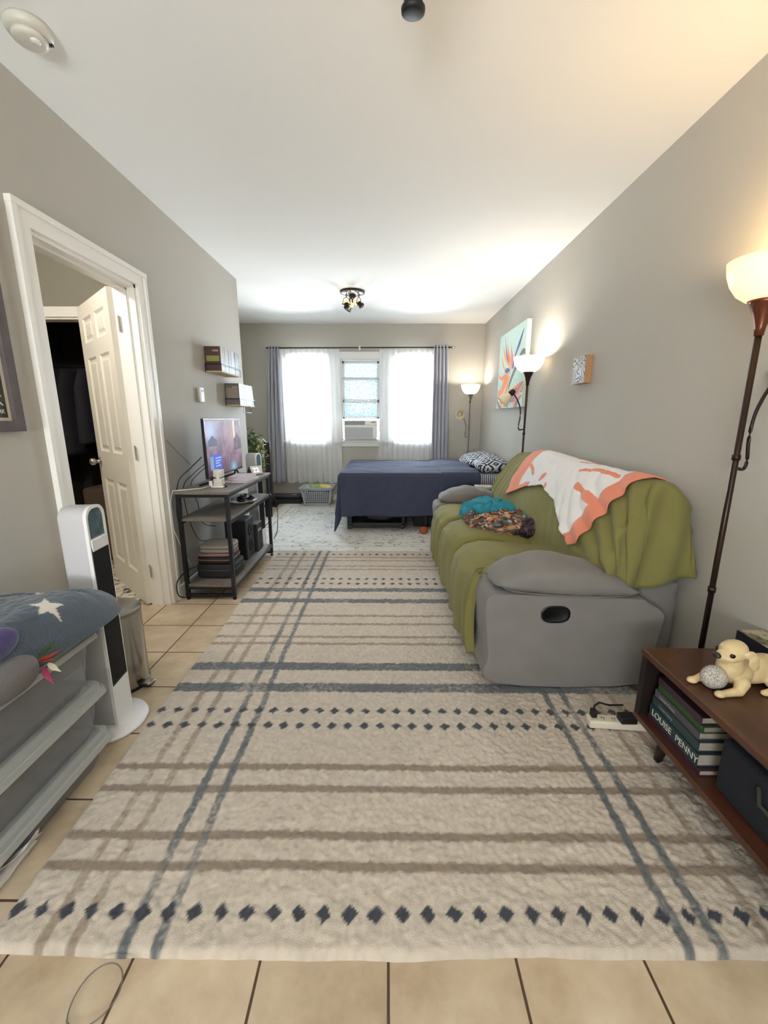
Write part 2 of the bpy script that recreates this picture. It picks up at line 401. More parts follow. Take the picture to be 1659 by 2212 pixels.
# panelled door, open into the hall
door = bpy.data.objects.new('door_1', None); COL.objects.link(door); door['kind'] = 'structure'
door.location = (-1.64, 2.69, 0); ang = math.atan2(.50, -.53); door.rotation_euler = (0, 0, ang)
DW, DT = .735, .035
b = MB()
cols_ = [(0, .105), (.105, .325), (.325, .41), (.41, .63), (.63, DW)]; rows_ = [(0, .20), (.20, .82), (.82, 1.02), (1.02, 1.66), (1.66, 1.76), (1.76, 1.92), (1.92, 2.01)]
for ci, (x0, x1) in enumerate(cols_):
    for ri, (z0, z1) in enumerate(rows_):
        pan = ci in (1, 3) and ri in (1, 3, 5)
        if not pan: b.box(x0, x1, -DT/2, DT/2, z0+.012, z1+.012)
        else:
            z0 += .012; z1 += .012
            for sgn in (-1, 1):   # sunk field with a raised centre
                y = sgn*DT/2; yi = sgn*(DT/2-.010); yc = sgn*(DT/2-.003)
                def rect(d, yy): return [(x0+d, yy, z0+d), (x1-d, yy, z0+d), (x1-d, yy, z1-d), (x0+d, yy, z1-d)]
                rings = [rect(0, y), rect(.014, yi), rect(.028, yi), rect(.045, yc)]
                n0 = len(b.v); 
                b.add([p for R in rings for p in R], [(4*k+i, 4*k+(i+1) % 4, 4*k+4+(i+1) % 4, 4*k+4+i) for k in range(3) for i in range(4)]+[(12, 13, 14, 15)])
M_door = mat('door_paint', '#eee8da', .38)
b.build('door_panel', M_door, parent=door, local=True)
for i, z in enumerate((.25, 1.05, 1.82)):
    b = MB(); b.tube([(0, -.022, z-.045), (0, -.022, z+.045)], .007, 8)
    b.box(0, .035, -.0195, -.0178, z-.045, z+.045); b.box(-.033, 0, -.0235, -.0205, z-.045, z+.045)
    for s in (-1, 0, 1): b.tube([(.022, -.0205, z+s*.03), (.022, -.0175, z+s*.03)], .004, 6)
    b.build('hinge', M_chrome, parent=door, local=True)
for s in (-1, 1):
    b = MB(); Mk = Matrix.Translation((DW-.06, s*DT/2, .95)) @ Matrix.Rotation(-s*PI/2, 4, 'X')
    b.lathe([(.001, 0), (.033, 0), (.033, .006), (.014, .01), (.012, .03), (.022, .036), (.027, .05), (.026, .062), (.015, .07), (.001, .071)], 20, M=Mk)
    b.build('door_knob', M_chrome, parent=door, smooth=True, local=True)
# ------------------------------------------------------------------ windows
M_glass = mat_glass('window_glass'); M_frost = mat_glass('frosted_film', .97, '#606060')
M_winf = mat('window_paint', '#efeeea', .4); M_alu = mat('aluminium_storm_sash', '#aeb2b4', .4, metal=.5)
b = MB()
zc0, zc1 = WZ0-.02, WZ1+.10
b.box(-1.56, .79, YB-.016, YB, WZ1, zc1)
b.box(-1.56, -1.47, YB-.016, YB, WZ0-.08, WZ1); b.box(-.90, -.70, YB-.016, YB, WZ0-.08, WZ1); b.box(-.10, .12, YB-.016, YB, WZ0-.08, WZ1); b.box(.70, .79, YB-.016, YB, WZ0-.08, WZ1)
b.box(-1.60, .83, YB-.05, YB, WZ0-.022, WZ0+.002); b.box(-1.56, .79, YB-.016, YB, WZ0-.09, WZ0-.022)
struct(b.build('trim_3', M_winf, bevel=.003))
def window(k, x0, x1):
    w = bpy.data.objects.new('window_%d' % k, None); COL.objects.link(w); w['kind'] = 'structure'; w.location = ((x0+x1)/2, YB+.08, WZ0)
    b = MB(); t = .02
    b.box(x0, x0+t, YB, YB+.17, WZ0, WZ1); b.box(x1-t, x1, YB, YB+.17, WZ0, WZ1); b.box(x0, x1, YB, YB+.17, WZ1-t, WZ1); b.box(x0, x1, YB, YB+.17, WZ0, WZ0+t)
    b.build('window_frame', M_winf, parent=w, bevel=.002)
    def sash(a0, a1, z0, z1, y, m, name, fr, s=.032):
        b = MB(); b.box(a0, a0+s, y, y+.03, z0, z1); b.box(a1-s, a1, y, y+.03, z0, z1); b.box(a0, a1, y, y+.03, z1-s, z1); b.box(a0, a1, y, y+.03, z0, z0+s)
        o = b.build(name, m, parent=w, bevel=.003)
        MB().box(a0+s, a1-s, y+.012, y+.016, z0+s, z1-s).build('pane', M_frost if fr else M_glass, parent=o)
        return o
    zm = 1.52
    if k == 2:
        sash(x0+t, x1-t, 1.83, WZ1-t, YB+.09, M_winf, 'upper_sash', True); 
        sash(x0+t, x1-t, zm-.01, 1.86, YB+.055, M_winf, 'middle_sash', True)
        sash(x0+t, x1-t, 1.255, zm+.01, YB+.03, M_winf, 'lower_sash', True)
        for x in (x0+.18, x1-.18):
            MB().box(x-.02, x+.02, YB+.018, YB+.03, zm-.005, zm+.012).build('sash_lock', M_chrome, parent=w, bevel=.003)
        MB().box(x0+t, x1-t, YB+.05, YB+.056, 1.845, 1.862).build('storm_rail', M_alu, parent=w)
    else:
        sash(x0+t, x1-t, zm-.015, WZ1-t, YB+.09, M_winf, 'upper_sash', False)
        sash(x0+t, x1-t, WZ0+t, zm+.015, YB+.055, M_winf, 'lower_sash', False)
        for x in (x0+.16, x1-.16):
            MB().box(x-.022, x+.022, YB+.04, YB+.055, zm+.005, zm+.03).build('sash_lock', M_chrome, parent=w, bevel=.003)
for k, (x0, x1) in enumerate(WIN): window(k+1, x0, x1)
# outside: neighbouring house, tree, fences
hs = thing('neighbour_house', 'pale house with a gabled roof seen faintly through the left sheer curtain', 'house', (-5.4, 17, -.6))
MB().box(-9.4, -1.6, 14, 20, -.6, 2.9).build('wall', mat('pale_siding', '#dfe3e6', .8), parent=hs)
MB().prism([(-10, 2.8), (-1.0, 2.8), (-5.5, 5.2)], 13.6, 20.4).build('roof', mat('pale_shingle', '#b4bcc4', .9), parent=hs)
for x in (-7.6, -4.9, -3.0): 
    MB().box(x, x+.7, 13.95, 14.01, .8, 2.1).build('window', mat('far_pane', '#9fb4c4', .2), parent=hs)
random.seed(3)
tr = thing('palm_tree', 'tall palm behind the roof, faint through the left sheer curtain', 'tree', (-3.6, 12, -.6))
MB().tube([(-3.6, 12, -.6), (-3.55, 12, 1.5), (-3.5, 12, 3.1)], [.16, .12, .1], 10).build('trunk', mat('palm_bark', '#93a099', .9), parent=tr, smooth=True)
b = MB()
for k in range(26):
    a = k*2.4; e = random.uniform(-.1, .9); L_ = random.uniform(1.1, 1.6); d = Vector((math.cos(a), math.sin(a)*.8, 0))
    for i in range(14):
        t = i/13; p = Vector((-3.5, 12, 3.15))+d*L_*t+Vector((0, 0, L_*(e*t-1.0*t*t)))
        s = d.cross(Vector((0, 0, 1)))
        for sg in (-1, 1):
            q = p+s*sg*.32*(1-.5*t)+Vector((0, 0, -.16))
            b.add([p, p+d*.06, q+d*.12], [(0, 1, 2)])
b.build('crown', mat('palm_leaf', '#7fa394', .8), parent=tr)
fn = thing('iron_fence', 'spiked iron fence outside the right window', 'fence', (.7, 9.2, -.6))
b = MB(); b.box(-.4, 2.2, 9.18, 9.21, .30, .34); b.box(-.4, 2.2, 9.18, 9.21, 1.0, 1.04); b.build('rail', M_black, parent=fn)
for i in range(12):
    x = -.3+i*.21; MB().tube([(x, 9.2, -.6), (x, 9.2, 1.12)], .010, 6).lathe([(.022, 1.12), (.012, 1.17), (.001, 1.24)], 6, c=(x, 9.2, 0)).build('picket', mat('iron_grey', '#5f6a70', .6), parent=fn)
sh = thing('garden_shrub', 'pale leafy shrub beyond the iron fence', 'shrub', (1.3, 11.5, -.6))
b = MB()
for k in range(500):
    v = Vector((random.gauss(0, 1), random.gauss(0, 1), random.gauss(0, 1))).normalized()*random.uniform(.7, 1); p = Vector((1.4+v.x*1.0, 11.5+v.y*.8, .9+v.z*1.4)); q = Vector((random.uniform(-1, 1), random.uniform(-1, 1), random.uniform(-1, 1)))*.14
    b.add([p, p+q, p+q.cross(v)*1.2], [(0, 1, 2)])
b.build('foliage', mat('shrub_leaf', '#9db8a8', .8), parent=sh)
MB().tube([(1.3, 11.5, -.6), (1.35, 11.5, .6)], .07, 8).build('stem', MATS['palm_bark'], parent=sh)

# ================================================================== curtains
M_sheer = mat_sheer('sheer_voile', '#ffffff', .22, .42)
M_curt = mat('grey_curtain', '#b2b3bd', .85, bump=.15, bscale=900, sheen=.2)
def curtain(name, x0t, x1t, x0b, x1b, zt, zb, y, folds, amp, m, label, cat, seed, hem=0, group=None, nu=420, curl=0):
    nv = 40
    def fn(u, v):
        z = zt+(zb-zt)*v
        w = v**.8
        x = (x0t+(x1t-x0t)*u)*(1-w)+(x0b+(x1b-x0b)*u)*w
        ph = 2*PI*folds*u+seed+.7*math.sin(3*u+seed)*v
        a = amp*(.75+.5*noise.noise(Vector((u*5, v*1.2, seed))))
        yy = y+a*math.sin(ph)+.3*a*math.sin(1.6*ph+2*v+seed)*v
        x += .35*a*math.cos(ph)*(.3+v)
        return (x, yy, z+(.012*math.sin(ph*.5+seed) if v == 1 else 0))
    b = MB().grid(nu, nv, fn)
    o = b.build(name, m, smooth=True, solid=0 if 'sheer' in name else .002)
    return tag(o, label, cat, group)
curtain('sheer_curtain', -1.57, -.695, -1.54, -.69, 2.24, .29, YB-.10, 11, .020, M_sheer, 'white sheer curtain over the left window above the laundry basket', 'curtain', 1.0)
curtain('sheer_curtain', -.11, .68, -.12, .69, 2.24, .32, YB-.10, 10, .020, M_sheer, 'white sheer curtain over the right window behind the bed', 'curtain', 4.0)
curtain('blackout_curtain', -1.73, -1.566, -1.845, -1.57, 2.28, .285, YB-.10, 4, .030, M_curt, 'grey full length curtain bunched at the left end of the rod', 'curtain', 2.0, nu=120)
curtain('blackout_curtain', .675, .89, .675, .95, 2.30, .285, YB-.10, 4.5, .028, M_curt, 'grey full length curtain bunched at the right end of the rod', 'curtain', 5.0, nu=120)
rod = thing('curtain_rod', 'long dark curtain rod above the three windows', 'curtain rod', (-.4, YB-.10, 2.25))
MB().tube([(-1.76, YB-.10, 2.257), (.93, YB-.10, 2.268)], .009, 12).build('pole', mat('rod_dark', '#3a3133', .35, metal=.5), parent=rod, smooth=True)
b = MB(); Mx = Matrix.Translation((.93, YB-.10, 2.268)) @ Matrix.Rotation(PI/2, 4, 'Y')
b.lathe([(.001, 0), (.018, 0), (.02, .01), (.02, .035), (.014, .05), (.001, .052)], 16, M=Mx).build('finial', M_chrome, parent=rod, smooth=True)
b = MB().box(-.412, -.388, YB-.115, YB-.002, 2.245, 2.256).box(-.412, -.388, YB-.12, YB-.108, 2.225, 2.285).build('bracket', M_white, parent=rod, bevel=.003)
b = MB().box(.895, .91, YB-.115, YB-.002, 2.25, 2.26).box(.885, .92, YB-.006, YB, 2.22, 2.29).build('bracket', M_chrome, parent=rod, bevel=.002)

# ================================================================== air conditioner in the middle window
ac = thing('air_conditioner', 'white window air conditioner fitted under the middle sash', 'air conditioner', (-.4, YB, .955))
M_ac = mat('ac_white', '#f5f4ee', .4); M_acd = mat('ac_grille_grey', '#a9aaaa', .5)
MB().box(-.645, -.155, YB-.115, YB+.30, .955, 1.235).build('case', M_ac, parent=ac, bevel=.012)
b = MB(); y = YB-.117
for i in range(13):
    z = .975+i*.0125; b.box(-.635, -.215, y-.004, y+.002, z, z+.0060)
b.build('lower_grille', M_acd, parent=ac)
MB().box(-.21, -.168, y-.003, y+.002, .975, 1.135).build('filter_door', M_ac, parent=ac, bevel=.002)
MB().box(-.632, -.335, y-.002, y+.001, 1.168, 1.222).build('air_outlet', mat('ac_outlet', '#5b5f60', .5), parent=ac)
for i in range(4): MB().box(-.628, -.34, y-.006, y-.001, 1.174+i*.0125, 1.177+i*.0125).build('louver', M_ac, parent=ac)
MB().box(-.325, -.165, y-.003, y+.001, 1.165, 1.225).build('control_panel', M_ac, parent=ac, bevel=.002)
MB().box(-.235, -.178, y-.005, y-.002, 1.198, 1.215).build('display', mat('ac_display', '#59603f', .3), parent=ac)
M_acs = mat('accordion_cream', '#efe9d2', .5)
for x0, x1 in ((-.678, -.645), (-.155, -.122)):
    b = MB()
    for i in range(5):
        xx = x0+(x1-x0)*i/5; b.box(xx, xx+.0045, YB-.01+(i % 2)*.008, YB+.012+(i % 2)*.008, .955, 1.25)
    b.build('side_panel', M_acs, parent=ac)
tag(MB().tube([(-.15, YB-.02, .97), (-.125, YB-.03, .86), (-.135, YB-.03, .7), (-.17, YB-.03, .5), (-.17, YB-.03, .3)], .005, 6).build('cable', M_white, smooth=True), 'white cord hanging below the air conditioner beside the right sheer', 'cord')
# ================================================================== rugs
def rug_near():
    x0, x1, y0, y1 = -.99, 1.18, .752, 3.875; st = .0055
    nx, ny = int((x1-x0)/st), int((y1-y0)/st)
    X, Y = np.meshgrid(np.linspace(x0, x1, nx), np.linspace(y0, y1, ny), indexing='ij')
    sh = X.shape
    wob = npnoise(sh, 2.6, 1)*.007+npnoise(sh, 40, 2)*.006; wob2 = npnoise(sh, 2.6, 3)*.007+npnoise(sh, 60, 4)*.008
    Xw, Yw = X+wob, Y+wob2
    base = np.array(lin('#bcb0a0')); C = np.ones(sh+(3,))*base
    C *= (1+.22*npnoise(sh, 2.0, 5)+.12*npnoise(sh, 5, 16)+.08*npnoise(sh, 60, 6))[..., None]
    taupe = np.array(lin('#81705f')); blue = np.array(lin('#4d5458')); navy = np.array(lin('#31353e'))
    def put(mask, col, a=.85):
        m = np.clip(mask, 0, 1)[..., None]*a; C[:] = C*(1-m)+col*m
    def band(D, c_, w, e=.006): return np.clip((w-np.abs(D-c_))/e+.5, 0, 1)
    speck = npnoise(sh, 1.6, 7); worn = np.clip(.95+.9*npnoise(sh, 30, 8)+.8*speck, .35, 1)
    for yc in (.948, 1.038, 1.204, 1.297): put(band(Yw, yc, .014), taupe*.95, .9)
    for yc in (2.159, 2.236, 2.392, 2.503, 3.358, 3.437, 3.579, 3.668): put(band(Yw, yc, .013), taupe*1.02, .85)
    for xc in (-.845, -.765, .945, 1.03): put(band(Xw, xc, .0125)*worn, taupe*1.15, .85)
    for xc in (-.635, -.555, .735, .815): put(band(Xw, xc, .0135)*worn, blue*1.15, .95)
    for yc in (1.762, 1.936, 2.732, 2.924): put(band(Yw, yc, .033)*np.clip(worn+.15, 0, 1), blue, .95)
    for yc in (.834, 1.51, 1.60, 3.047, 3.142, 3.752):
        u = ((Xw+.898) % .0672); u = np.minimum(u, .0672-u)
        put(np.clip((.0225-(np.abs(u)*1.05+np.abs(Y-yc+wob*.8)))/.004+.5, 0, 1), navy, 1)
    edge = np.minimum(np.minimum(X-x0, x1-X), np.minimum(Y-y0, y1-Y))
    h = .020*np.clip(edge/.012, .0, 1)**.5
    pile = npnoise(sh, 1.4, 9)*.007+npnoise(sh, 3.0, 10)*.004+npnoise(sh, 16, 11)*.0012
    Z = h+pile*np.clip(edge/.02, 0, 1)
    # edges of a soft rug are not ruled lines
    Xo = X-np.clip(1-(X-x0)/.3, 0, 1)*(.028*(Y-y0)/(y1-y0)*1.9+.008*np.sin(Y*5))+.003*npnoise(sh, 9, 12)
    Yo = Y+np.clip(1-(Y-y0)/.2, 0, 1)*(.012*npnoise(sh, 60, 13)+.004*npnoise(sh, 8, 15))
    b = grid_np(np.stack([Xo, Yo, Z], -1))
    m = mat('shag_pile', '#ffffff', .95, attr=True, bump=.6, bscale=300, sheen=.25)
    o = b.build('area_rug', m, smooth=True, cols=C.reshape(-1, 3), merge=False)
    tag(o, 'cream shag rug with taupe and blue plaid stripes and rows of dark diamonds', 'rug')
rug_near()
def rug_far():
    x0, x1, y0, y1 = -1.535, 1.20, 3.90, 6.20; st = .009
    nx, ny = int((x1-x0)/st), int((y1-y0)/st)
    X, Y = np.meshgrid(np.linspace(x0, x1, nx), np.linspace(y0, y1, ny), indexing='ij'); sh = X.shape
    C = np.ones(sh+(3,))*np.array(lin('#dad8d2')); C *= (1+.06*npnoise(sh, 30, 21))[..., None]
    ed = np.minimum(np.minimum(X-x0, x1-X), np.minimum(Y-y0, y1-Y))
    # distressed motifs: broken ridges of folded noise
    n1 = np.abs(npnoise(sh, 7, 22)+.5*npnoise(sh, 3.2, 23)); n2 = npnoise(sh, 10, 24)
    m = np.clip((.075-n1)/.05, 0, 1)*np.clip((n2+.18)/.12, 0, 1)
    band = np.clip(1-np.abs(ed-.16)/.012, 0, 1)+np.clip(1-np.abs(ed-.30)/.010, 0, 1)
    bm_ = band*np.clip((npnoise(sh, 4, 25)+.15)/.1, 0, 1)
    mm = np.clip(m*.75+bm_*.7, 0, 1)[..., None]; C = C*(1-mm)+np.array(lin('#7b7c78'))*mm
    C *= 1-.02*(np.random.RandomState(5).rand(*sh)[..., None])
    Z = .006+.001*npnoise(sh, 20, 26)-.004*(ed < .004)
    Z[0, :] = Z[-1, :] = 0; Z[:, 0] = Z[:, -1] = 0
    keep = grid_np(np.stack([X+.07*np.clip((4.55-Y)/.65, 0, 1)*np.clip((-1.2-X)/.33, 0, 1), Y, Z], -1))
    o = keep.build('area_rug', mat('flat_woven', '#ffffff', .9, attr=True, bump=.2, bscale=500), smooth=True, cols=C.reshape(-1, 3), merge=False)
    tag(o, 'thin pale distressed rug with faded grey motifs running under the bed', 'rug')
rug_far()
b = MB(); 
def matfn(u, v): return (-2.9+1.15*u, 2.62+.78*v, .006+.003*math.sin(9*u))
nx_, ny_ = 110, 80; uu, vv = np.meshgrid(np.linspace(0, 1, nx_), np.linspace(0, 1, ny_), indexing='ij')
P = np.stack([-2.9+1.15*uu, 2.60+.80*vv, .008+0*uu], -1)
r_ = np.abs(npnoise(uu.shape, 5, 31)+.5*npnoise(uu.shape, 2.4, 32)); mk = (np.clip((.10-r_)/.05, 0, 1))[..., None]
C_ = np.array(lin('#d8d0be'))*(1-mk)+np.array(lin('#413c37'))*mk
o = grid_np(P).build('door_mat', mat('printed_mat', '#ffffff', .9, attr=True), solid=.008, cols=C_.reshape(-1, 3), merge=False)
tag(o, 'cream mat with dark scribbled pattern on the hall floor behind the open door', 'mat')

# ================================================================== sofa
M_sofa = mat('grey_microfibre', '#7b7773', .9, bump=.25, bscale=500, var=.05, vscale=9, sheen=.1, spec=.2)
sofa = thing('reclining_sofa', 'long grey recliner sofa under a green cover along the right wall', 'sofa', (.9, 2.9, .015))
AY0, AY1, BY0, BY1 = 1.762, 2.03, 3.80, 4.065
arm_poly = [(.515, .045), (.475, .20), (.455, .36), (.450, .44), (.470, .485), (.56, .495), (1.10, .478), (1.19, .452), (1.255, .41), (1.262, .36), (1.235, .20), (1.19, .045)]
arm_poly = smoothpoly(arm_poly, 4)
def arm(y0, y1, near):
    b = MB().prism(arm_poly, y0, y1, 'y')
    a = b.build('armrest', M_sofa, parent=sofa, bevel=.035, seg=5, smooth=True)
    yc = (y0+y1)/2; hw = (y1-y0)/2+.030
    def zt(u): return float(np.interp(u, [0, .05, .15, .38, .65, .85, 1], [.535, .585, .62, .648, .615, .565, .50]))
    def zb(u): return float(np.interp(u, [0, .1, .9, 1], [.51, .482, .462, .468]))
    def fn(u, v):
        s = math.sin(math.pi*min(max(u, 0), 1))**.22 if 0 < u < 1 else 0
        x = .488+.685*u; c = (zt(u)+zb(u))/2; h = (zt(u)-zb(u))/2
        a_ = 2*PI*v; cx_, sx_ = math.cos(a_), math.sin(a_)
        k = .75 if sx_ < 0 else .85
        wr = .007*noise.noise(Vector((u*9, v*9, y0)))+(.006*math.sin(40*u)*math.exp(-u*14) if sx_ > 0 else 0)
        return (x, yc+hw*s*math.copysign(abs(cx_)**.7, cx_), c+h*s*math.copysign(abs(sx_)**k, sx_)+wr)
    p = MB().grid(50, 40, fn, cv=True).build('arm_pad', M_sofa, parent=a, smooth=True)
    # seam piping along the pad's lower edge
    pts = []
    for i in range(40):
        u = .04+.92*i/39; s = math.sin(PI*u)**.22; pts.append((.488+.685*u, yc+(-1 if near else -1)*(hw*s*.985), zb(u)+.030))
    MB().tube(pts, .0022, 6).build('piping', mat('sofa_seam', '#74706c', .9), parent=a)
    return a
arm(AY0, AY1, True); arm(BY0, BY1, False)
# recess for the recline lever in the near arm
cup = MB()
def ring(rx, rz, y, n=28): return [(.766+rx*(abs(math.cos(2*PI*k/n))**.7)*math.copysign(1, math.cos(2*PI*k/n)), y, .403+rz*(abs(math.sin(2*PI*k/n))**.85)*math.copysign(1, math.sin(2*PI*k/n))) for k in range(n)]
rs_ = [ring(.066, .042, 1.7615), ring(.066, .042, 1.7575), ring(.057, .034, 1.7575), ring(.052, .030, 1.7608)]
n = 28; cup.add([p for R in rs_ for p in R], [(i*n+k, i*n+(k+1) % n, (i+1)*n+(k+1) % n, (i+1)*n+k) for i in range(3) for k in range(n)]+[tuple(3*n+k for k in range(n))])
cup.build('recline_handle', mat('handle_black', '#0e0e10', .3), parent=sofa, smooth=True)
MB().box(.50, 1.20, AY1, BY0, .05, .40).build('base', M_sofa, parent=sofa, bevel=.03, seg=3, smooth=True)
MB().box(.55, 1.15, AY0+.03, BY1-.03, .024, .06).build('plinth', M_blackp, parent=sofa)
bp_ = smoothpoly([(1.02, .22), (1.02, .46), (1.09, .68), (1.16, .83), (1.215, .90), (1.27, .895), (1.32, .82), (1.33, .55), (1.31, .22)], 5)
MB().prism(bp_, 1.90, 3.93, 'y').build('backrest', M_sofa, parent=sofa, bevel=.05, seg=4, smooth=True)
MB().box(1.20, 1.385, 1.86, 3.95, .06, .52).build('back_panel', M_sofa, parent=sofa, bevel=.03, seg=3, smooth=True)
# slip cover -------------------------------------------------------
prof = [(.455, .085), (.445, .16), (.438, .25), (.438, .34), (.455, .42), (.50, .475), (.58, .498), (.68, .497), (.78, .487), (.87, .475), (.935, .478), (.965, .53),
        (1.005, .64), (1.06, .76), (1.115, .87), (1.165, .945), (1.215, .990), (1.26, 1.0), (1.31, .985), (1.35, .94), (1.372, .86), (1.385, .74), (1.39, .60)]
pr = np.array(prof); seg = np.r_[0, np.cumsum(np.hypot(*np.diff(pr, axis=0).T))]; seg /= seg[-1]
from math import exp
def prof_at(t): return float(np.interp(t, seg, pr[:, 0])), float(np.interp(t, seg, pr[:, 1]))
def sm(a, b_, x): x = min(max((x-a)/(b_-a), 0), 1); return x*x*(3-2*x)
tb = seg[11]      # where the back starts
def cover_pt(u, t):     # u 0 near .. 1 far
    x, z = prof_at(t)
    back = sm(tb-.02, tb+.07, t); front = 1-sm(seg[4], seg[6], t)
    ya, yb = 2.035-.18*back, 3.80+.165*back
    y = ya+(yb-ya)*u
    cu = (y-2.035)/(3.80-2.035)*3; fr = cu-math.floor(cu) if 0 < cu < 3 else 0
    val = math.exp(-(min(fr, 1-fr)/.055)**2) if .4 < cu < 2.6 else 0     # gaps between the three seats
    bul = math.sin(PI*min(max(fr, 0), 1))**.6 if 0 < cu < 3 else 0
    seat = sm(seg[2], seg[4], t)*(1-sm(seg[9], seg[11], t))
    z += seat*(.024*bul-.055*val); x -= (front)*(.026*bul-.045*val)
    # hanging folds on the front skirt
    if t < seg[6]:
        k = 1-t/seg[6]; x -= k*(.012*math.sin(u*46+2*math.sin(u*9))+.010*noise.noise(Vector((u*22, t*10, 1)))); x -= .02*k*k
        y += k*.012*math.sin(u*30+t*20)
        z += k*.03*noise.noise(Vector((u*5, 0, 7)))-.02*k*math.exp(-u/.06)*0
    # folds on the seat near the front arm
    nearf = math.exp(-u/.16)
    z += seat*nearf*.010*math.sin(38*(x*.7+y*.5))
    # creases over the back, diagonal pulls at both ends
    if back > 0:
        endn = math.exp(-u/.22); endf = math.exp(-(1-u)/.12)
        d = .017*endn*math.sin(75*(z*.75-y*.55+.03*math.sin(9*y)))+.010*endf*math.sin(55*(y+.25*z))+.005*noise.noise(Vector((y*3, z*3, 3)))
        nx_, nz_ = -.86, .5
        x += back*d*nx_; z += back*d*nz_
        bul2 = .015*math.sin(PI*min(max(fr, 0), 1))*math.sin(PI*min(max((z-.5)/.5, 0), 1)) if 0 < cu < 3 else 0
        x -= bul2
        e = min(u, 1-u); rr = (1-min(e/.05, 1))**2
        z -= back*.035*rr*(1 if z > .8 else .4)
        z -= back*.035*sm(.65, 1, u)*sm(.6, 1, z)+.012*math.sin(u*7)*back*sm(.8, 1, z)
    return (x, y, z)
NU, NT = 190, 130
P = [[cover_pt(i/(NU-1), .0+j/(NT-1)) for j in range(NT)] for i in range(NU)]
# end drapes: the cloth falls over both ends of the back
def drape(side, n=16):
    rows = []
    for r in range(1, n+1):
        s = r/n; row = []
        for j in range(NT):
            t = j/(NT-1); x, y, z = P[0][j] if side < 0 else P[-1][j]
            k = sm(tb-.01, tb+.07, t)
            zb = .53+.03*math.sin(x*14+1)
            dz = max(z-zb, 0)*k
            out = (.035*math.sin(PI*min(s*1.3, 1)*.5)+.012*math.sin(44*x+3*s))*k
            row.append((x+.02*k*s*math.sin(20*x), y+side*out, z-dz*s))
        rows.append(row)
    return rows
A = list(reversed(drape(-1)))+P+drape(1)
P_ = np.array(A)
M_green = mat('green_jersey', '#7a7545', .95, bump=.08, bscale=700, var=.05, vscale=5, sheen=.08, spec=.15)
cov = grid_np(P_).build('sofa_cover', M_green, smooth=True, merge=False, solid=.006)
tag(cov, 'olive green stretch cover draped over the seats and back of the sofa', 'sofa cover')
# loose tail of the cover hanging over the front of the near seat, beside the arm
def tail(u, v):
    z = .50-.41*v
    x = .452-.022*math.sin(PI*v)-.010*v+.012*math.sin(u*13+2*v)+.05*(1-v)**3*u
    return (x+.012*math.sin(u*20), 1.985+.13*u-.03*v*(1-u), z-.03*math.sin(u*3)*v)
MB().grid(30, 40, tail).build('cover_tail', M_green, parent=cov, smooth=True, solid=.005)

# ---- knitted throw over the back of the sofa
def on_back(y, s):     # s metres below the ridge along the front of the back (negative: behind)
    tr_ = seg[17]; L_ = np.hypot(*np.diff(pr, axis=0).T).sum()
    t = tr_-s/L_; u = (y-1.855)/(3.965-1.855)
    x, yy, z = cover_pt(u, t); x2, y2, z2 = cover_pt(u, t-.01)
    d = Vector((x2-x, 0, z2-z)); nrm = Vector((d.z, 0, -d.x)).normalized()
    if nrm.x > 0: nrm = -nrm
    if s < .03: nrm = Vector((-.3, 0, 1)).normalized()
    return Vector((x, yy, z))+nrm*.013
NS, NV = 150, 110
uu, vv = np.meshgrid(np.linspace(0, 1, NS), np.linspace(0, 1, NV), indexing='ij')
PT = np.zeros((NS, NV, 3))
for i in range(NS):
    for j in range(NV):
        u, v = i/(NS-1), j/(NV-1)      # u near->far, v top(behind)->bottom
        low = float(np.interp(u, [0, .12, .3, .55, .8, 1], [.50, .445, .335, .26, .33, .45]))
        s = -.16+(low+.16)*v
        y = 1.96+1.54*u+.10*(1-u)*v*v*1.6-.06*v*u
        y += .010*math.sin(18*v+7*u)*v
        p = on_back(y, s); f = .010*math.sin(34*u+4*v)*v*(1 if u < .75 else .4)+.006*noise.noise(Vector((u*6, v*6, 2)))
        PT[i, j] = (p.x-abs(f)-.003, p.y, p.z+.3*abs(f))
# colours: coral border, white field, strokes (plain, generic line motif)
C = np.ones((NS, NV, 3))*np.array(lin('#ece9e8')); coral = np.array(lin('#e08565'))
def setc(m): C[m] = coral
U, V = uu+.006*npnoise(uu.shape, 5, 41), vv+.006*npnoise(uu.shape, 5, 42)
setc((U < .085) | (U > .87) | (V < .06))
setc((V > .93) & (U > .72))
setc(inpoly(U, V, [(.06, .60), (.27, .63), (.28, .69), (.06, .68)]))
setc(((U-.60)/.028)**2+((V-.86)/.075)**2 < 1); setc(((U-.50)/.022)**2+((V-.97)/.06)**2 < 1)
def stroke(pts, w):
    for (a, b_), (c_, d_) in zip(pts[:-1], pts[1:]):
        L2 = (c_-a)**2+(d_-b_)**2; t = np.clip(((U-a)*(c_-a)+(V-b_)*(d_-b_))/L2, 0, 1)
        setc(np.hypot(U-a-t*(c_-a), (V-b_-t*(d_-b_))*.55) < w)
stroke([(.12, .37), (.24, .40), (.35, .52)], .014); stroke([(.33, .33), (.43, .42)], .010); stroke([(.46, .31), (.52, .38)], .009)
stroke([(.56, .31), (.60, .36)], .008); stroke([(.86, .62), (.74, .80)], .014)
gn = grid_np(PT); o = gn.build('throw_blanket', mat('knit_throw', '#ffffff', .95, attr=True, bump=.35, bscale=420, sheen=.2), smooth=True, cols=C.reshape(-1, 3), merge=False, solid=.007)
tag(o, 'coral and white knitted throw draped over the top of the green sofa back', 'throw blanket')

